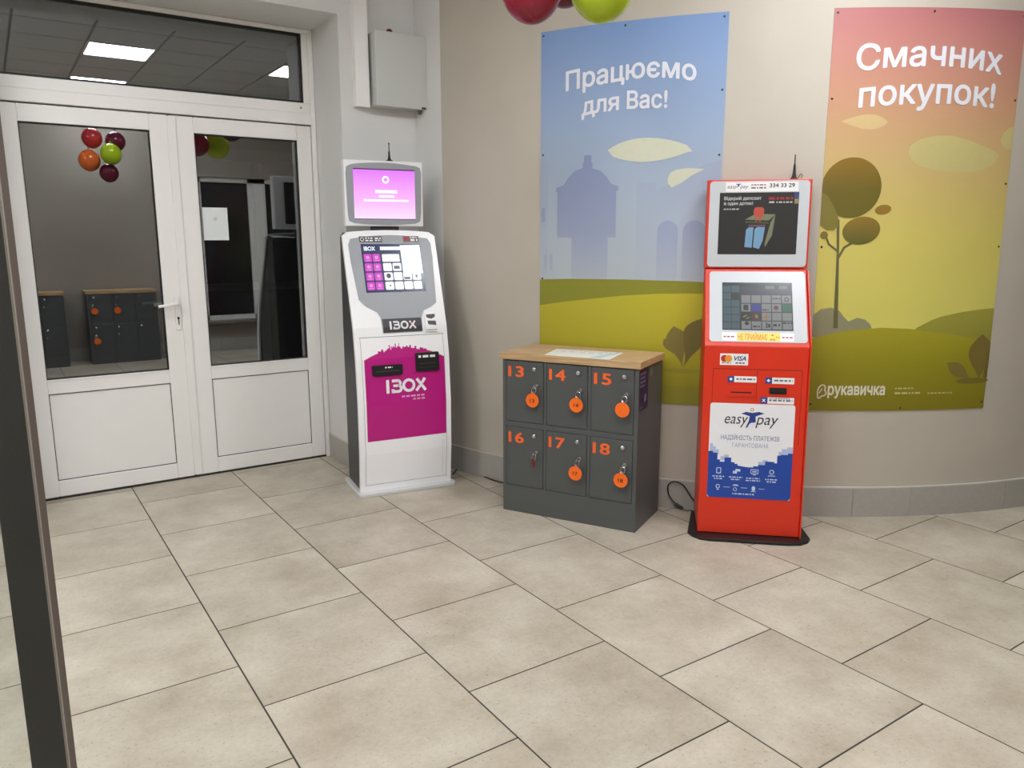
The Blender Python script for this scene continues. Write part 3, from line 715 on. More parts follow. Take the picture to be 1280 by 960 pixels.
decal('lettering', ibox_logo(.215, .375, .984, 1.032), WPR, KF, .0072, np_)
decal('logo_accent', [bar(.344, 1.014, .352, 1.026, .006)], mat('print_red', (176, 52, 60), .5), KF, .0076, np_)
# card reader
cr = plate('card_reader', rr(.434, .962, .512, 1.083, .005), KWH, KF, .0036, .008, k1)
decal('pictogram', [[(.444, 1.062), (.500, 1.064), (.498, 1.046), (.474, 1.036), (.446, 1.044)], [(.448, 1.026), (.500, 1.024), (.502, .998), (.452, 1.004)]], DST, KF, .0122, cr)
decal('slot', [rect(.440, .970, .505, .974)], SEAM, KF, .0122, cr)
# magenta front print with a skyline edge
MAG = mat('magenta_print', (188, 20, 128), .35, noise=.015)
top_ = []
rnd = random.Random(3)
N_ = 46
for i in range(N_ + 1):
    x = .538 - .491 * i / N_; e = (x - .2925) / .2455
    z = .812 + .062 * (1 - abs(e) ** 2.2)
    z += rnd.uniform(-.006, .016) if abs(e) < .62 else 0
    if i: top_.append((x, top_[-1][1]))
    top_.append((x, z))
mp = decal('front_print', [[(.047, .332), (.537, .337)] + top_], MAG, KF, .0012, k1, 'magenta advertising print with city skyline edge')
sk = [rect(.20 + .012 * i, .865, .20 + .012 * i + rnd.uniform(.003, .008), .875 + rnd.uniform(.0, .030)) for i in range(6)] + [rect(.15 + .011 * i, .845, .153 + .011 * i + rnd.uniform(0, .005), .855 + rnd.uniform(.0, .018)) for i in range(25)]
decal('skyline_print', sk, mat('magenta_pale_print', (206, 96, 168), .4), KF, .0010, mp)
decal('lettering', ibox_logo(.170, .414, .612, .693), WPR, KF, .0018, mp)
decal('small_print', dashes(.262, .405, .583, .010, 11) + dashes(.330, .408, .564, .009, 12), mat('pale_pink_print', (226, 170, 208), .5), KF, .0018, mp)
bs = plate('bill_acceptor', rr(.090, .722, .272, .782, .006), BLK, KF, .0016, .012, k1)
decal('slot', [rect(.11, .744, .25, .750)], mat('slot_grey', (64, 64, 66), .5), KF, .0140, bs)
decal('small_print', dashes(.165, .21, .764, .008, 13), WPR, KF, .0140, bs)
cb = plate('receipt_slot', rr(.356, .732, .500, .842, .006), BLK, KF, .0016, .014, k1)
decal('small_print', dashes(.372, .48, .812, .014, 14), WPR, KF, .0160, cb)
decal('slot', [rect(.375, .775, .48, .780), rect(.372, .752, .485, .754)], mat('slot_grey', (64, 64, 66), .5), KF, .0160, cb)
# upper display
dd_ = .27
hd = obj('display_housing', B((.038, .522, dd_, dd_ + .055, 1.582, 1.965), bevel=.006, seg=2), KWH, k1)
obj('display_neck', B((.20, .37, dd_ + .02, dd_ + .05, 1.46, 1.585), (.12, .44, dd_ + .05, dd_ + .085, 1.62, 1.92)), KDK, k1)
DF = Fold([(-dd_, 1.5), (-dd_, 2.1)])
bez = [(.054, 1.66), (.060, 1.614), (.09, 1.601)] + [(.09 + .38 * t_ / 12, 1.601 - .010 * math.sin(math.pi * t_ / 12)) for t_ in range(1, 12)] + [(.47, 1.600), (.500, 1.613), (.507, 1.66), (.512, 1.90), (.505, 1.930), (.48, 1.940)]
bez += [(.48 - .40 * t_ / 12, 1.940 + .014 * math.sin(math.pi * t_ / 12)) for t_ in range(1, 12)] + [(.08, 1.938), (.055, 1.925), (.049, 1.89)]
plate('bezel', bez, KGR, DF, .0002, .004, k1)
PNK = ramp_mat('screen_pink', [(1.62, (250, 214, 255)), (1.72, (240, 176, 255)), (1.92, (212, 112, 240))], .2, emit=.95)
ds = plate('display_screen', rect(.093, 1.623, .470, 1.917), PNK, DF, .0044, .001, k1)
decal('screen_edge', [rect(.093, 1.911, .470, 1.917), rect(.093, 1.623, .470, 1.627)], mat('screen_edge_dark', (70, 24, 76), .3), DF, .0058, ds)
SPW = mat('screen_pale_print', (255, 240, 255), .2, noise=0, emit=1.05)
decal('screen_print', ring(.288, 1.855, .022, .010, 20) + [rect(.222, 1.777, .358, 1.795), rect(.245, 1.752, .340, 1.766), rect(.150, 1.728, .430, 1.740)], SPW, DF, .0060, ds)
an = lathe([(.022, 0), (.022, .004), (.012, .010), (.007, .022), (.005, .055), (.003, .062), (.0026, .098), (.0042, .1), (.0042, .106), (.001, .11)], 14, (.325, dd_ + .028, 1.965))
obj('antenna', an, BLK, k1)

# ------------------------------------------------------------------ red payment kiosk
k2 = thing('payment_kiosk', 'red self-service payment kiosk with blue and white front sign', 'kiosk', (2.901, 2.604, 0), R(-44.187))
RW = .5
RP = [(0, .018), (-.045, .978), (-.052, .990), (-.262, 1.346), (-.262, 1.350)]
RF = Fold([(0, -.01), (-.045, .98), (-.268, 1.36), (-.27, 1.4)])
RU = Fold([(-.262, 1.30), (-.284, 1.85)])
RED = mat('kiosk_red_enamel', (214, 50, 24), .38, noise=.02)
REDL = mat('kiosk_red_ledge', (222, 66, 44), .35, noise=.02)
GRP = mat('kiosk_light_grey_panel', (196, 200, 204), .35, noise=.01)
bp_ = [(-.048, .005), (-.03, -.035), (.01, -.072), (.06, -.082), (.25, -.082), (.44, -.080), (.50, -.066), (.54, -.03), (.556, .005), (.545, .14), (.525, .33), (-.015, .33), (-.035, .14)]
obj('base_plate', prism(bp_, 0, .016, 'z', bevel=.004), BLK, k2)
body = [(-d, z) for d, z in RP] + [(.345, 1.352), (.345, .018)]
obj('cabinet', prism(body, 0, RW, 'x', bevel=.004), RED, k2)
up_ = [(-RU.D(1.352), 1.354), (-RU.D(1.797), 1.797), (.345, 1.797), (.345, 1.354)]
obj('upper_housing', prism(up_, -.004, RW + .004, 'x', bevel=.004), RED, k2)
obj('side_cheek', prism([(-.018, .018), (.020, .98), (.226, 1.345), (.350, 1.345), (.350, .018)][0:1] + [(.035, 1.0), (.238, 1.345), (.350, 1.345), (.350, .018)], RW, RW + .006, 'x'), RED, k2)
REDS = mat('kiosk_red_seam', (122, 22, 12), .6)
pl_ = obj
decal('door_seam', [rect(.046, .864, .470, .867), rect(.045, .050, .0475, .866), rect(.470, .050, .4725, .866), rect(.046, .050, .472, .0525), rect(.035, .024, .48, .0262), rect(.258, .705, .2602, .862)], REDS, RF, .0006, k2)
decal('ledge', [rect(.002, .9805, .498, .998)], REDL, RF, .0006, k2)
plate('screen_panel', rr(.022, 1.000, .490, 1.338, .015), GRP, RF, .0005, .003, k2)
SD = lambda n, c, e=.42: mat('red_kiosk_screen_' + n, c, .25, noise=0, emit=e)
rs = plate('touch_screen', rect(.085, 1.055, .425, 1.284), SD('dark', (46, 58, 60)), RF, .0036, .001, k2)
o_ = .0050
decal('screen_menu', [rect(.088, 1.060 + .0352 * r_, .127, 1.092 + .0352 * r_) for r_ in range(6)] + [rect(.130, 1.060 + .0352 * r_, .170, 1.092 + .0352 * r_) for r_ in range(6) if r_ != 4], SD('teal', (86, 112, 122)), RF, o_, rs)
decal('screen_bar', [rect(.176, 1.236, .422, 1.262)], SD('slate', (62, 76, 84)), RF, o_, rs)
decal('screen_bar', [rect(.178, 1.228, .420, 1.233)], SD('violet', (92, 76, 120)), RF, o_, rs)
decal('screen_bar', [rect(.296, 1.253, .340, 1.268), rect(.362, 1.253, .402, 1.268)], SD('grey', (120, 126, 128)), RF, o_ + .0002, rs)
special = {(1, 1): (60, 70, 170), (4, 1): (50, 120, 90), (0, 2): (40, 44, 36), (1, 2): (90, 54, 50)}
GT = SD('tile', (158, 160, 160))
decal('screen_tile', [rect(.178 + .0492 * c, 1.185 - .0415 * r_, .223 + .0492 * c, 1.2225 - .0415 * r_) for c in range(5) for r_ in range(4) if (c, r_) not in special], GT, RF, o_, rs)
for (c, r_), cc in special.items():
    decal('screen_tile', [rect(.178 + .0492 * c, 1.185 - .0415 * r_, .223 + .0492 * c, 1.2225 - .0415 * r_)], SD('t%d%d' % (c, r_), cc), RF, o_, rs)
decal('screen_icon', dashes(.328, .368, 1.204, .006, 21) + ring(.397, 1.203, .011, .004, 14) + [rect(.188, 1.150, .212, 1.176)] + dashes(.28, .312, 1.15, .006, 22) + dashes(.232, .266, 1.070, .007, 23) + [el(.204, 1.088, .011, .009, 12), rect(.296, 1.066, .302, 1.092)] + dashes(.305, .316, 1.07, .016, 24) + dashes(.33, .362, 1.076, .010, 25) + dashes(.375, .420, 1.088, .007, 26), SD('ink', (44, 44, 48)), RF, o_ + .0004, rs)
decal('screen_icon', [el(.346, 1.163, .012, .011, 14)], SD('wine', (122, 48, 58)), RF, o_ + .0004, rs)
decal('screen_icon', [rect(.294, 1.106, .302, 1.136), rect(.286, 1.116, .310, 1.123)], SD('amber', (176, 140, 60)), RF, o_ + .0004, rs)
decal('screen_icon', [bar(.186, 1.118, .205, 1.126, .007), bar(.200, 1.110, .218, 1.116, .006), el(.251, 1.121, .008, .010, 10)], SD('lime', (150, 150, 90)), RF, o_ + .0004, rs)
# notice strip under the screen
ns = plate('notice_strip', rect(.083, 1.006, .427, 1.044), mat('sticker_white', (236, 234, 234), .45), RF, .0036, .0006, k2)
decal('notice_panel', [rect(.156, 1.006, .362, 1.044)], mat('sticker_yellow', (244, 214, 96), .45), RF, .0046, ns)
ORP = mat('print_orange', (206, 116, 22), .5)
decal('lettering', [text('НЕ ПРИЙМАЄ', .160, .300, 1.0105, .027, .012)], ORP, RF, .0050, ns)
decal('small_print', [el(.325, 1.034, .006, .004, 10), el(.318, 1.013, .006, .004, 10), el(.332, 1.013, .006, .004, 10)] + dashes(.342, .358, 1.022, .006, 32), ORP, RF, .0050, ns)
decal('small_print', dashes(.090, .148, 1.021, .006, 33) + dashes(.370, .420, 1.021, .006, 34), mat('print_dull_red', (160, 70, 80), .5), RF, .0046, ns)
# upper display
plate('display_panel', rr(.008, 1.362, .494, 1.790, .018), GRP, RU, .0008, .003, k2)
us = plate('display_screen', rect(.058, 1.425, .443, 1.733), SD('charcoal', (38, 38, 36), .5), RU, .0040, .001, k2)
UW = SD('white', (212, 214, 210), .6)
o_ = .0054
decal('lettering', [text('Відкрий депозит', .080, .262, 1.697, .016, .022)], UW, RU, o_, us)
decal('lettering', [text('в один дотик!', .080, .222, 1.672, .016, .022)], UW, RU, o_, us)
decal('small_print', dashes(.080, .158, 1.648, .006, 41), UW, RU, o_, us)
decal('small_print', dashes(.298, .414, 1.696, .013, 42, .05), SD('crimson', (170, 44, 44), .6), RU, o_, us)
decal('small_print', [rect(.300, 1.680, .325, 1.688)] + dashes(.335, .412, 1.680, .007, 43), UW, RU, o_, us)
decal('flag_print', [rect(.420, 1.700, .443, 1.733)], SD('flagblue', (60, 76, 130), .6), RU, o_, us)
decal('flag_print', [rect(.422, 1.676, .441, 1.699)], SD('flagyellow', (170, 150, 90), .6), RU, o_, us)
decal('advert_safe', [[(.186, 1.598), (.238, 1.628), (.334, 1.624), (.304, 1.594)], [(.312, 1.585), (.334, 1.624), (.322, 1.520), (.290, 1.460), (.288, 1.478)]], SD('khaki', (132, 136, 104), .6), RU, o_, us)
decal('advert_safe', [[(.188, 1.592), (.302, 1.588), (.304, 1.577), (.188, 1.581)]], SD('brownk', (84, 78, 52), .6), RU, o_, us)
decal('advert_banknotes', [[(.190, 1.462), (.194, 1.548), (.206, 1.560), (.230, 1.560), (.226, 1.458)], [(.232, 1.460), (.236, 1.552), (.250, 1.562), (.286, 1.560), (.278, 1.494), (.262, 1.452)]], SD('skyblue', (128, 172, 206), .6), RU, o_, us)
decal('advert_banknotes', [rect(.205, 1.563, .288, 1.573)], SD('mauve', (116, 84, 98), .6), RU, o_, us)
decal('advert_coin_bank', [rr(.228, 1.612, .278, 1.660, .014), rect(.238, 1.590, .246, 1.614), rect(.256, 1.590, .264, 1.614)], SD('coral', (208, 82, 64), .6), RU, o_ + .0004, us)
hs = plate('header_sticker', rect(.086, 1.738, .438, 1.784), mat('sticker_white', (236, 234, 234), .45), RU, .0040, .0006, k2)
INK = mat('print_ink', (44, 44, 52), .5)
NAVY = mat('print_navy', (34, 58, 132), .5)
def tman(cx, zt, h):
    """small figure with open arms used as the letter between the two words"""
    return [[(cx - .55 * h, zt - .30 * h), (cx - .30 * h, zt - .20 * h), (cx, zt - .24 * h), (cx + .32 * h, zt - .18 * h), (cx + .58 * h, zt - .26 * h), (cx + .30 * h, zt - .36 * h), (cx + .16 * h, zt - .42 * h), (cx + .18 * h, zt - .72 * h), (cx - .02 * h, zt - .74 * h), (cx - .12 * h, zt - .80 * h), (cx - .22 * h, zt - 1.0 * h), (cx - .30 * h, zt - 1.0 * h), (cx - .16 * h, zt - .66 * h), (cx - .12 * h, zt - .42 * h), (cx - .30 * h, zt - .36 * h)]]
decal('lettering', [text('easy', .094, .140, 1.754, .020, .0, .25), text('pay', .156, .196, 1.754, .020, .0, .25)], INK, RU, .0050, hs)
decal('printed_logo', tman(.147, 1.782, .026), NAVY, RU, .0050, hs)
decal('small_print', dashes(.210, .282, 1.767, .006, 51) + dashes(.210, .282, 1.752, .007, 52), mat('print_mauve', (120, 80, 100), .5), RU, .0050, hs)
decal('lettering', [text('334 33 29', .298, .420, 1.757, .020, .02)], INK, RU, .0050, hs)
obj('antenna', lathe([(.020, 0), (.020, .004), (.012, .012), (.008, .03), (.0055, .07), (.003, .078), (.0028, .120), (.001, .122)], 14, (.420, .32, 1.797)), BLK, k2)
obj('antenna_cable', tube([(.440, .32, 1.803), (.452, .325, 1.822), (.462, .33, 1.818), (.458, .335, 1.803)], .002, n=6), BLK, k2)
# payment card sticker
vs_ = plate('sticker', rect(.077, .885, .212, .942), mat('sticker_white', (236, 234, 234), .45), RF, .0008, .0006, k2)
decal('printed_disc', [el(.098, .917, .0175, .0175, 24)], mat('print_scarlet', (198, 40, 34), .5), RF, .0018, vs_)
decal('printed_disc', [el(.118, .917, .0175, .0175, 24)], mat('print_amber', (226, 150, 40), .5), RF, .0022, vs_)
decal('lettering', [text('VISA', .144, .203, .908, .023, .025, .25)], mat('print_visa_blue', (30, 44, 120), .5), RF, .0018, vs_)
decal('small_print', dashes(.152, .196, .893, .006, 61) + dashes(.085, .130, .893, .004, 62), INK, RF, .0018, vs_)
SBL = mat('label_blue', (40, 62, 140), .45)
for x0, x1, z0, z1, k_ in ((.118, .257, .800, .830, 'a'), (.298, .436, .797, .828, 'b'), (.280, .440, .697, .729, 'c')):
    l_ = plate('label', rr(x0, z0, x1, z1, .003), mat('sticker_white', (236, 234, 234), .45), RF, .0008, .0006, k2)
    decal('label_icon', [rect(x0, z0, x0 + (z1 - z0) * 1.05, z1)], SBL, RF, .0018, l_)
    cx, cz = x0 + .016, (z0 + z1) / 2
    ic = {'a': [el(cx, cz, .007, .007, 14)], 'b': [[(cx - .009, cz), (cx, cz - .008), (cx + .009, cz), (cx, cz + .008)]], 'c': [bar(cx - .007, cz - .007, cx + .007, cz + .007, .004), bar(cx - .007, cz + .007, cx + .007, cz - .007, .004)]}[k_]
    decal('label_icon', ic, WPR, RF, .0022, l_)
    decal('small_print', dashes(x0 + .042, x1 - .008, cz - .003, .008, 70 + ord(k_)) + (dashes(x0 + .042, x1 - .02, cz + .008, .004, 75) if k_ == 'c' else []), mat('print_grey_blue', (96, 100, 116), .5), RF, .0018, l_)
sl = plate('bill_slot', rr(.118, .728, .250, .776, .004), RED, RF, .0006, .004, k2)
decal('slot', [rect(.136, .746, .236, .753)], GASKET, RF, .0050, sl)
rd_ = plate('card_reader', rr(.312, .736, .408, .784, .004), RED, RF, .0006, .004, k2)
decal('slot', [rect(.319, .745, .402, .778)], BLK, RF, .0050, rd_)
decal('slot', [rect(.332, .763, .39, .765)], mat('slot_grey', (64, 64, 66), .5), RF, .0054, rd_)
# front sign
fs = plate('front_sign', rr(.040, .206, .448, .693, .012), mat('sign_white', (232, 232, 236), .4, noise=.01), RF, .0008, .001, k2, 'white and royal blue sign panel')
SKY = [(.040, .445), (.062, .445), (.062, .437), (.085, .437), (.085, .403), (.098, .403), (.098, .392), (.120, .392), (.120, .415), (.153, .415), (.153, .392), (.170, .392), (.170, .384), (.185, .384), (.185, .376), (.21, .372), (.24, .369), (.262, .370), (.262, .376), (.285, .376), (.285, .384), (.318, .384), (.318, .403), (.362, .403), (.362, .396), (.375, .396), (.375, .436), (.392, .436), (.392, .441), (.425, .441), (.425, .449), (.448, .449)]
decal('printed_city', [[(.046, .43), (.046, .485), (.06, .485), (.06, .47), (.075, .47), (.075, .455), (.09, .455), (.09, .43)], [(.10, .40), (.10, .42), (.118, .42), (.118, .43), (.14, .43), (.14, .40)], [(.285, .38), (.285, .40), (.305, .40), (.305, .41), (.33, .41), (.33, .38)], [(.38, .43), (.38, .455), (.395, .455), (.395, .47), (.42, .47), (.42, .48), (.447, .48), (.447, .43)]], mat('sign_pale_blue', (176, 190, 220), .45), RF, .0022, fs)
decal('printed_city', [[(.052, .206), (.436, .206), (.448, .218)] + SKY[::-1] + [(.040, .218)]], mat('sign_royal_blue', (30, 70, 158), .4, noise=.01), RF, .0026, fs)
decal('lettering', [text('easy', .112, .226, .590, .058, -.004, .25), text('pay', .262, .372, .590, .058, -.004, .25)], INK, RF, .0024, fs)
decal('printed_logo', tman(.245, .672, .100), NAVY, RF, .0026, fs)
decal('printed_logo', ring(.243, .664, .009, .004, 16), ORP, RF, .0026, fs)
NAV2 = mat('print_steel_blue', (74, 92, 140), .5)
decal('lettering', [text('НАДІЙНІСТЬ ПЛАТЕЖІВ', .098, .380, .508, .023, .0)], NAV2, RF, .0024, fs)
decal('lettering', [text('ГАРАНТОВАНА', .155, .330, .470, .022, -.008)], mat('print_light_steel', (150, 158, 182), .5), RF, .0024, fs)
ix = (.093, .180, .268, .352)
ico = [rr(.082, .330, .106, .362, .004), rect(.164, .334, .184, .348), rect(.176, .345, .200, .358), rr(.250, .336, .288, .360, .003), rect(.262, .329, .276, .333)] + ring(.352, .350, .012, .004, 14) + [bar(.335, .330, .37, .330, .004)]
ico += ring(.093, .264, .011, .004, 14) + [rect(.088, .245, .098, .251)] + [el(.180, .270, .015, .008, 14, 0, 0, 180)] + ring(.178, .252, .010, .003, 12) + [el(.268, .260, .009, .013, 12), rect(.255, .243, .281, .246)]
ico += [bar(.120, .262, .152, .262, .0025), bar(.205, .261, .238, .261, .0025), bar(.292, .260, .322, .260, .0025)]
ico += dashes(.064, .122, .313, .006, 81) + dashes(.072, .112, .301, .006, 82) + dashes(.146, .212, .312, .006, 83) + dashes(.156, .200, .300, .006, 84) + dashes(.230, .296, .310, .006, 85) + dashes(.228, .300, .298, .006, 86) + dashes(.322, .384, .308, .006, 87) + dashes(.330, .376, .296, .006, 88) + dashes(.165, .275, .226, .006, 89)
decal('printed_icons', ico, mat('sign_icon_print', (196, 210, 236), .5), RF, .0030, fs)
decal('printed_icons', [rr(.086, .335, .102, .358, .002), rect(.253, .340, .285, .356)], MATS['sign_royal_blue'], RF, .0034, fs)
decal('printed_icons', [rect(.258, .345, .280, .351)], MATS['sign_icon_print'], RF, .0038, fs)

# ------------------------------------------------------------------ locker banks
LKG = mat('locker_anthracite', (82, 85, 86), .42, noise=.03, scale=80)
LKD = mat('locker_door_anthracite', (80, 83, 84), .40, noise=.03, scale=80)
def oak():
    m = bpy.data.materials.new('oak_laminate'); m.use_nodes = True
    nt = m.node_tree; b = nt.nodes['Principled BSDF']; N = nt.nodes.new; L = nt.links.new
    tc = N('ShaderNodeTexCoord'); mp_ = N('ShaderNodeMapping'); mp_.inputs['Scale'].default_value = (3, 60, 60)
    n = N('ShaderNodeTexNoise'); n.inputs['Scale'].default_value = 1.6; n.inputs['Detail'].default_value = 6
    c = N('ShaderNodeValToRGB'); e = c.color_ramp.elements
    e[0].position = .3; e[0].color = lin((166, 132, 92)); e[1].position = .7; e[1].color = lin((208, 178, 136))
    L(tc.outputs['Object'], mp_.inputs[0]); L(mp_.outputs[0], n.inputs['Vector']); L(n.outputs['Fac'], c.inputs[0]); L(c.outputs[0], b.inputs['Base Color'])
    b.inputs['Roughness'].default_value = .45
    return m
OAK = oak()
ORG = mat('locker_orange', (244, 104, 40), .45)
TAGM = mat('key_tag_orange', (250, 112, 24), .4)
CHR = mat('chrome', (200, 200, 202), .22, .9, noise=.01)
LDEP = .385
def locker(label, loc, rz, nums, group):
    t = thing('locker_bank', label, 'locker', loc, rz, group)
    LF = Fold([(.0, -1), (.0, 3)])
    obj('carcass', B((0, .779, .012, LDEP, 0, .862)), LKG, t)
    obj('plinth', B((.0, .779, .0, .0118, .0, .1525)), LKG, t)
    obj('face_frame', B((0, .0195, 0, .0118, .1525, .862), (.2495, .2655, 0, .0118, .1525, .862), (.5045, .5215, 0, .0118, .1525, .862), (.7575, .779, 0, .0118, .1525, .862),
        *[(a_, b_, 0, .0118, .4905, .5185) for a_, b_ in ((.0195, .2495), (.2655, .5045), (.5215, .7575))], *[(a_, b_, 0, .0118, .8595, .862) for a_, b_ in ((.0195, .2495), (.2655, .5045), (.5215, .7575))]), LKG, t)
    obj('worktop', B((-.010, .789, -.012, LDEP, .8625, .9), bevel=.0025), OAK, t)
    cols = ((.022, .247), (.268, .502), (.524, .755)); rows = ((.521, .857), (.155, .488))
    for r_, (z0, z1) in enumerate(rows):
        for c_, (x0, x1) in enumerate(cols):
            d = obj('locker_door', B((x0, x1, -.003, .0112, z0, z1), bevel=.002), LKD, t)
            kx = x1 - .049; zt = z1 - .038
            obj('knob', lathe([(.012, 0), (.013, .006), (.011, .012), (.006, .015)], 16, (kx, -.004, zt), 'y'), CHR, d, smooth=False)
            obj('lock', lathe([(.010, 0), (.011, .010), (.009, .013)], 14, (kx + .013, -.004, zt - .09), 'y'), CHR, d)
            if nums:
                n_ = nums[r_ * 3 + c_]
                decal('lettering', [text(n_, x0 + .014, x0 + .110, z1 - .086, .059, .024)], ORG, LF, .0034, d)
    return t, cols, rows
def key(loc, rz, kind, num, label, group):
    """key standing in a lock with a fob hanging from it; origin at the lock face"""
    t = thing('key_tag', label, 'key tag', loc, rz, group)
    obj('key', B((-.002, .002, -.028, 0, -.008, .008), bevel=.001), CHR, t)
    obj('key_ring', tube([(.013 * math.cos(R(a_)), -.024 + .004 * math.sin(R(a_)), -.018 + .016 * math.sin(R(a_))) for a_ in range(0, 360, 45)], .0014, n=6, sub=3, cyc=True), CHR, t)
    if kind == 'disc':
        d = obj('fob', lathe([(.038, 0), (.0385, .002), (.038, .004)], 28, (-.010, -.020, -.074), 'y'), TAGM, t)
        obj('fob_loop', B((-.014, -.004, -.0235, -.0205, -.040, -.026)), TAGM, t)
        if num: decal('lettering', [text(num, -.024, .004, -.084, .020, .02)], mat('tag_print', (110, 48, 14), .5), Fold([(.024, -1), (.024, 1)]), .0004, d)
    else:
        obj('fob', B((-.011, .007, -.030, -.020, -.076, -.026), bevel=.004, seg=2), mat('dark_red_fob', (104, 36, 26), .4), t)
LKL = (2.287, 3.491, 0); LKA = R(-62.197)
t, cols, rows = locker('dark grey locker bank numbered 13 to 18 with oak top', LKL, LKA, ['13', '14', '15', '16', '17', '18'], 'anthracite locker banks')
LS = Side(.779)
ad = decal('side_notice', [rect(.012, .642, .145, .852)], mat('notice_indigo', (40, 32, 66), .4), LS, .001, t, 'dark purple notice on the side')
decal('small_print', dashes(.02, .105, .828, .010, 91) + dashes(.02, .09, .806, .010, 92) + dashes(.02, .10, .785, .010, 93) + dashes(.02, .08, .764, .010, 94) + dashes(.02, .06, .655, .008, 95) + [el(.10, .70, .018, .022, 14)], mat('notice_lilac', (120, 112, 150), .5), LS, .0016, ad)
sq = decal('side_sticker', [rect(.175, .80, .21, .845)], mat('sticker_sage', (110, 120, 110), .4), LS, .001, t)
def W(lx, ly, lz=0):
    c, s = math.cos(LKA), math.sin(LKA); return (LKL[0] + lx * c - ly * s, LKL[1] + lx * s + ly * c, lz)
kinds = [('disc', '13'), ('disc', '14'), ('disc', ''), ('bar', ''), ('disc', '17'), ('disc', '18')]
klab = ['orange key tag on the top left locker door', 'orange key tag on the top middle locker door', 'plain orange key tag without a number on the top right door',
        'dark red key fob on the bottom left locker door', 'orange key tag on the bottom middle locker door', 'orange key tag on the bottom right locker door']
i_ = 0
for (z0, z1) in rows:
    for (x0, x1) in cols:
        key(W(x1 - .036, -.018, z1 - .128), LKA, *kinds[i_], klab[i_], 'keys in the front locker doors'); i_ += 1
# sheet lying on the worktop
pp = thing('paper_sheet', 'laminated white sheet with faint print on the locker top', 'paper', W(0, 0, .9004), LKA)
obj('sheet', prism([(.255, -.004), (.620, -.004), (.600, .255), (.215, .235)], 0, .0012, 'z'), mat('laminated_sheet', (232, 233, 230), .4), pp)
TP = Top(.0012)
decal('small_print', [rect(x, .150, x + .03, .160) for x in (.28, .33, .39, .44, .49)] + dashes(.30, .56, .20, .008, 97), mat('print_teal_grey', (120, 150, 152), .5), TP, .0004, pp)
decal('printed_band', [[(.50, .02), (.56, .02), (.59, .235), (.57, .235)]], mat('print_light_blue', (170, 206, 220), .4), TP, .0004, pp)

# two more locker banks by the wall behind the camera (seen mirrored in the door glass)
for lb, x_, tags in (('dark grey locker bank by the back wall nearest the window', 1.74, (1, 2, 5)), ('dark grey locker bank by the back wall nearest the left pier', .72, (4,))):
    t2, cols, rows = locker(lb, (x_, -.42, 0), R(180), None, 'anthracite locker banks')
    n_ = 0
    for (z0, z1) in rows:
        for (x0, x1) in cols:
            if n_ in tags:
                tl = 'orange key tag on the ' + ('upper' if n_ < 3 else 'lower') + (' middle' if n_ % 3 == 1 else ' end') + ' door of the back lockers nearest the ' + lb.split()[-1]
                key((x_ - (x1 - .036), -.42 + .018, z1 - .128), R(180), 'disc', '', tl, 'keys in the back wall lockers')
            n_ += 1

# ------------------------------------------------------------------ cables
cb1 = thing('power_cable', 'black power cable looping up between lockers and red kiosk', 'cable', drum(-.95, 0, .03))
org = Vector(drum(-.95, 0, .03))
loop = [(-.862, .055, .03), (-.888, .089, .03), (-.929, .146, .03), (-.976, .163, .03), (-1.010, .139, .03), (-1.006, .087, .03), (-.979, .047, .03), (-.955, .028, .035)]
obj('cord', tube([Vector(drum(a_, z_, o__)) - org for a_, z_, o__ in loop], .004, n=8), BLK, cb1, smooth=True)
obj('plug', tube([Vector(drum(a_, z_, o__)) - org for a_, z_, o__ in [(-.968, .036, .033), (-.945, .022, .037), (-.925, .014, .04)]], .010, n=10), BLK, cb1, smooth=True)
obj('cord_tail', tube([Vector(drum(a_, z_, o__)) - org for a_, z_, o__ in [(-.925, .014, .04), (-.90, .008, .05), (-.885, .010, .045), (-.868, .006, .05)]], .0035, n=8), mat('grey_cord', (110, 104, 98), .5), cb1, smooth=True)
cb2 = thing('floor_cable', 'thin dark cable lying on the floor behind the lockers', 'cable', (2.4, 4.2, 0))
obj('cord', tube([(-.03, .015, .005), (.06, .105, .005), (.11, .085, .005), (.115, -.02, .005), (.112, -.16, .005), (.135, -.30, .005), (.20, -.42, .005)], .0045, n=8), mat('dark_grey_cord', (64, 60, 58), .5), cb2, smooth=True)

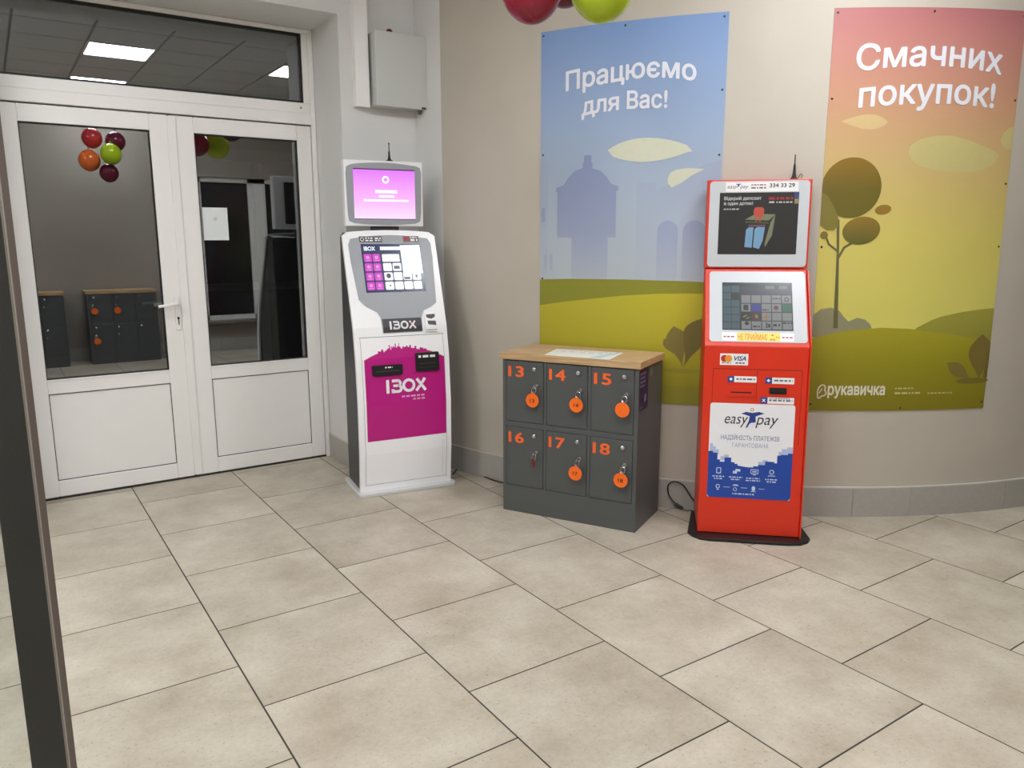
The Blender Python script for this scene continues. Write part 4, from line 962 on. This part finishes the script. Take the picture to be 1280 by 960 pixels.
# ------------------------------------------------------------------ balloons
def balloon(loc, r, col, colname, label, group):
    t = thing('balloon', label, 'balloon', loc, random.uniform(0, 6), group)
    m = mat('balloon_' + colname, col, .22, noise=.02); m.node_tree.nodes['Principled BSDF'].inputs['Subsurface Weight'].default_value = 0.0
    prof = [(.0015, -1.12 * r)]
    for k in range(1, 20):
        a_ = math.pi * k / 20
        prof.append((r * math.sin(a_) * (1 - .06 * math.cos(a_) ** 2), -1.05 * r * math.cos(a_)))
    prof.append((.001, 1.05 * r))
    # tied end up, round end down
    obj('skin', lathe([(p, -h) for p, h in prof][::-1], 32), m, t, smooth=True)
    obj('knot', lathe([(.003, 0), (.008, .006), (.012, .016), (.003, .012)], 12, (0, 0, 1.10 * r)), m, t)
CR_ = ((142, 18, 50), 'crimson'); PL = ((104, 20, 48), 'plum'); LM = ((178, 204, 28), 'lime'); OR_ = ((236, 112, 48), 'orange'); RDB = ((200, 52, 56), 'red')
g1, g2 = 'balloons hanging in front of the blue poster', 'balloons hanging near the back wall lockers'
balloon((1.735, 2.449, 2.385), .109, *CR_, 'large crimson balloon above the left edge of the blue poster', g1)
balloon((1.945, 2.307, 2.395), .116, *LM, 'lime green balloon above the blue poster', g1)
balloon((2.01, 2.61, 2.515), .105, *PL, 'dark plum balloon half hidden behind the crimson and lime ones', g1)
balloon((1.79, 2.26, 2.575), .105, *CR_, 'upper crimson balloon of the cluster before the blue poster', g1)
balloon((1.109, .288, 2.618), .105, *RDB, 'red balloon by the back wall, mirrored in the left door pane', g2)
balloon((1.062, .311, 2.375), .112, *OR_, 'orange balloon by the back wall, mirrored in the left door pane', g2)
balloon((1.345, .27, 2.600), .105, *PL, 'upper plum balloon by the back wall, mirrored in the left pane', g2)
balloon((1.266, .433, 2.444), .110, *LM, 'lime balloon by the back wall, mirrored in the left door pane', g2)
balloon((1.246, .31, 2.250), .100, *PL, 'lower plum balloon by the back wall, mirrored in the left pane', g2)
for x, y, z, lb in ((1.85, 2.40, 2.50, 'white string tying the crimson and lime balloons to the ceiling'), (1.19, .30, 2.52, 'white string tying the orange and red balloons to the ceiling')):
    st = thing('balloon_string', lb, 'string', (x, y, z), group='balloon strings')
    obj('cord', tube([(0, 0, 0), (.004, 0, .3), (0, 0, CEIL - .005 - z)], .0012, n=5, sub=3), mat('balloon_string', (230, 226, 220), .5), st)
    obj('knot', lathe([(.002, -.004), (.005, 0), (.002, .004)], 8), mat('balloon_string', (230, 226, 220), .5), st)
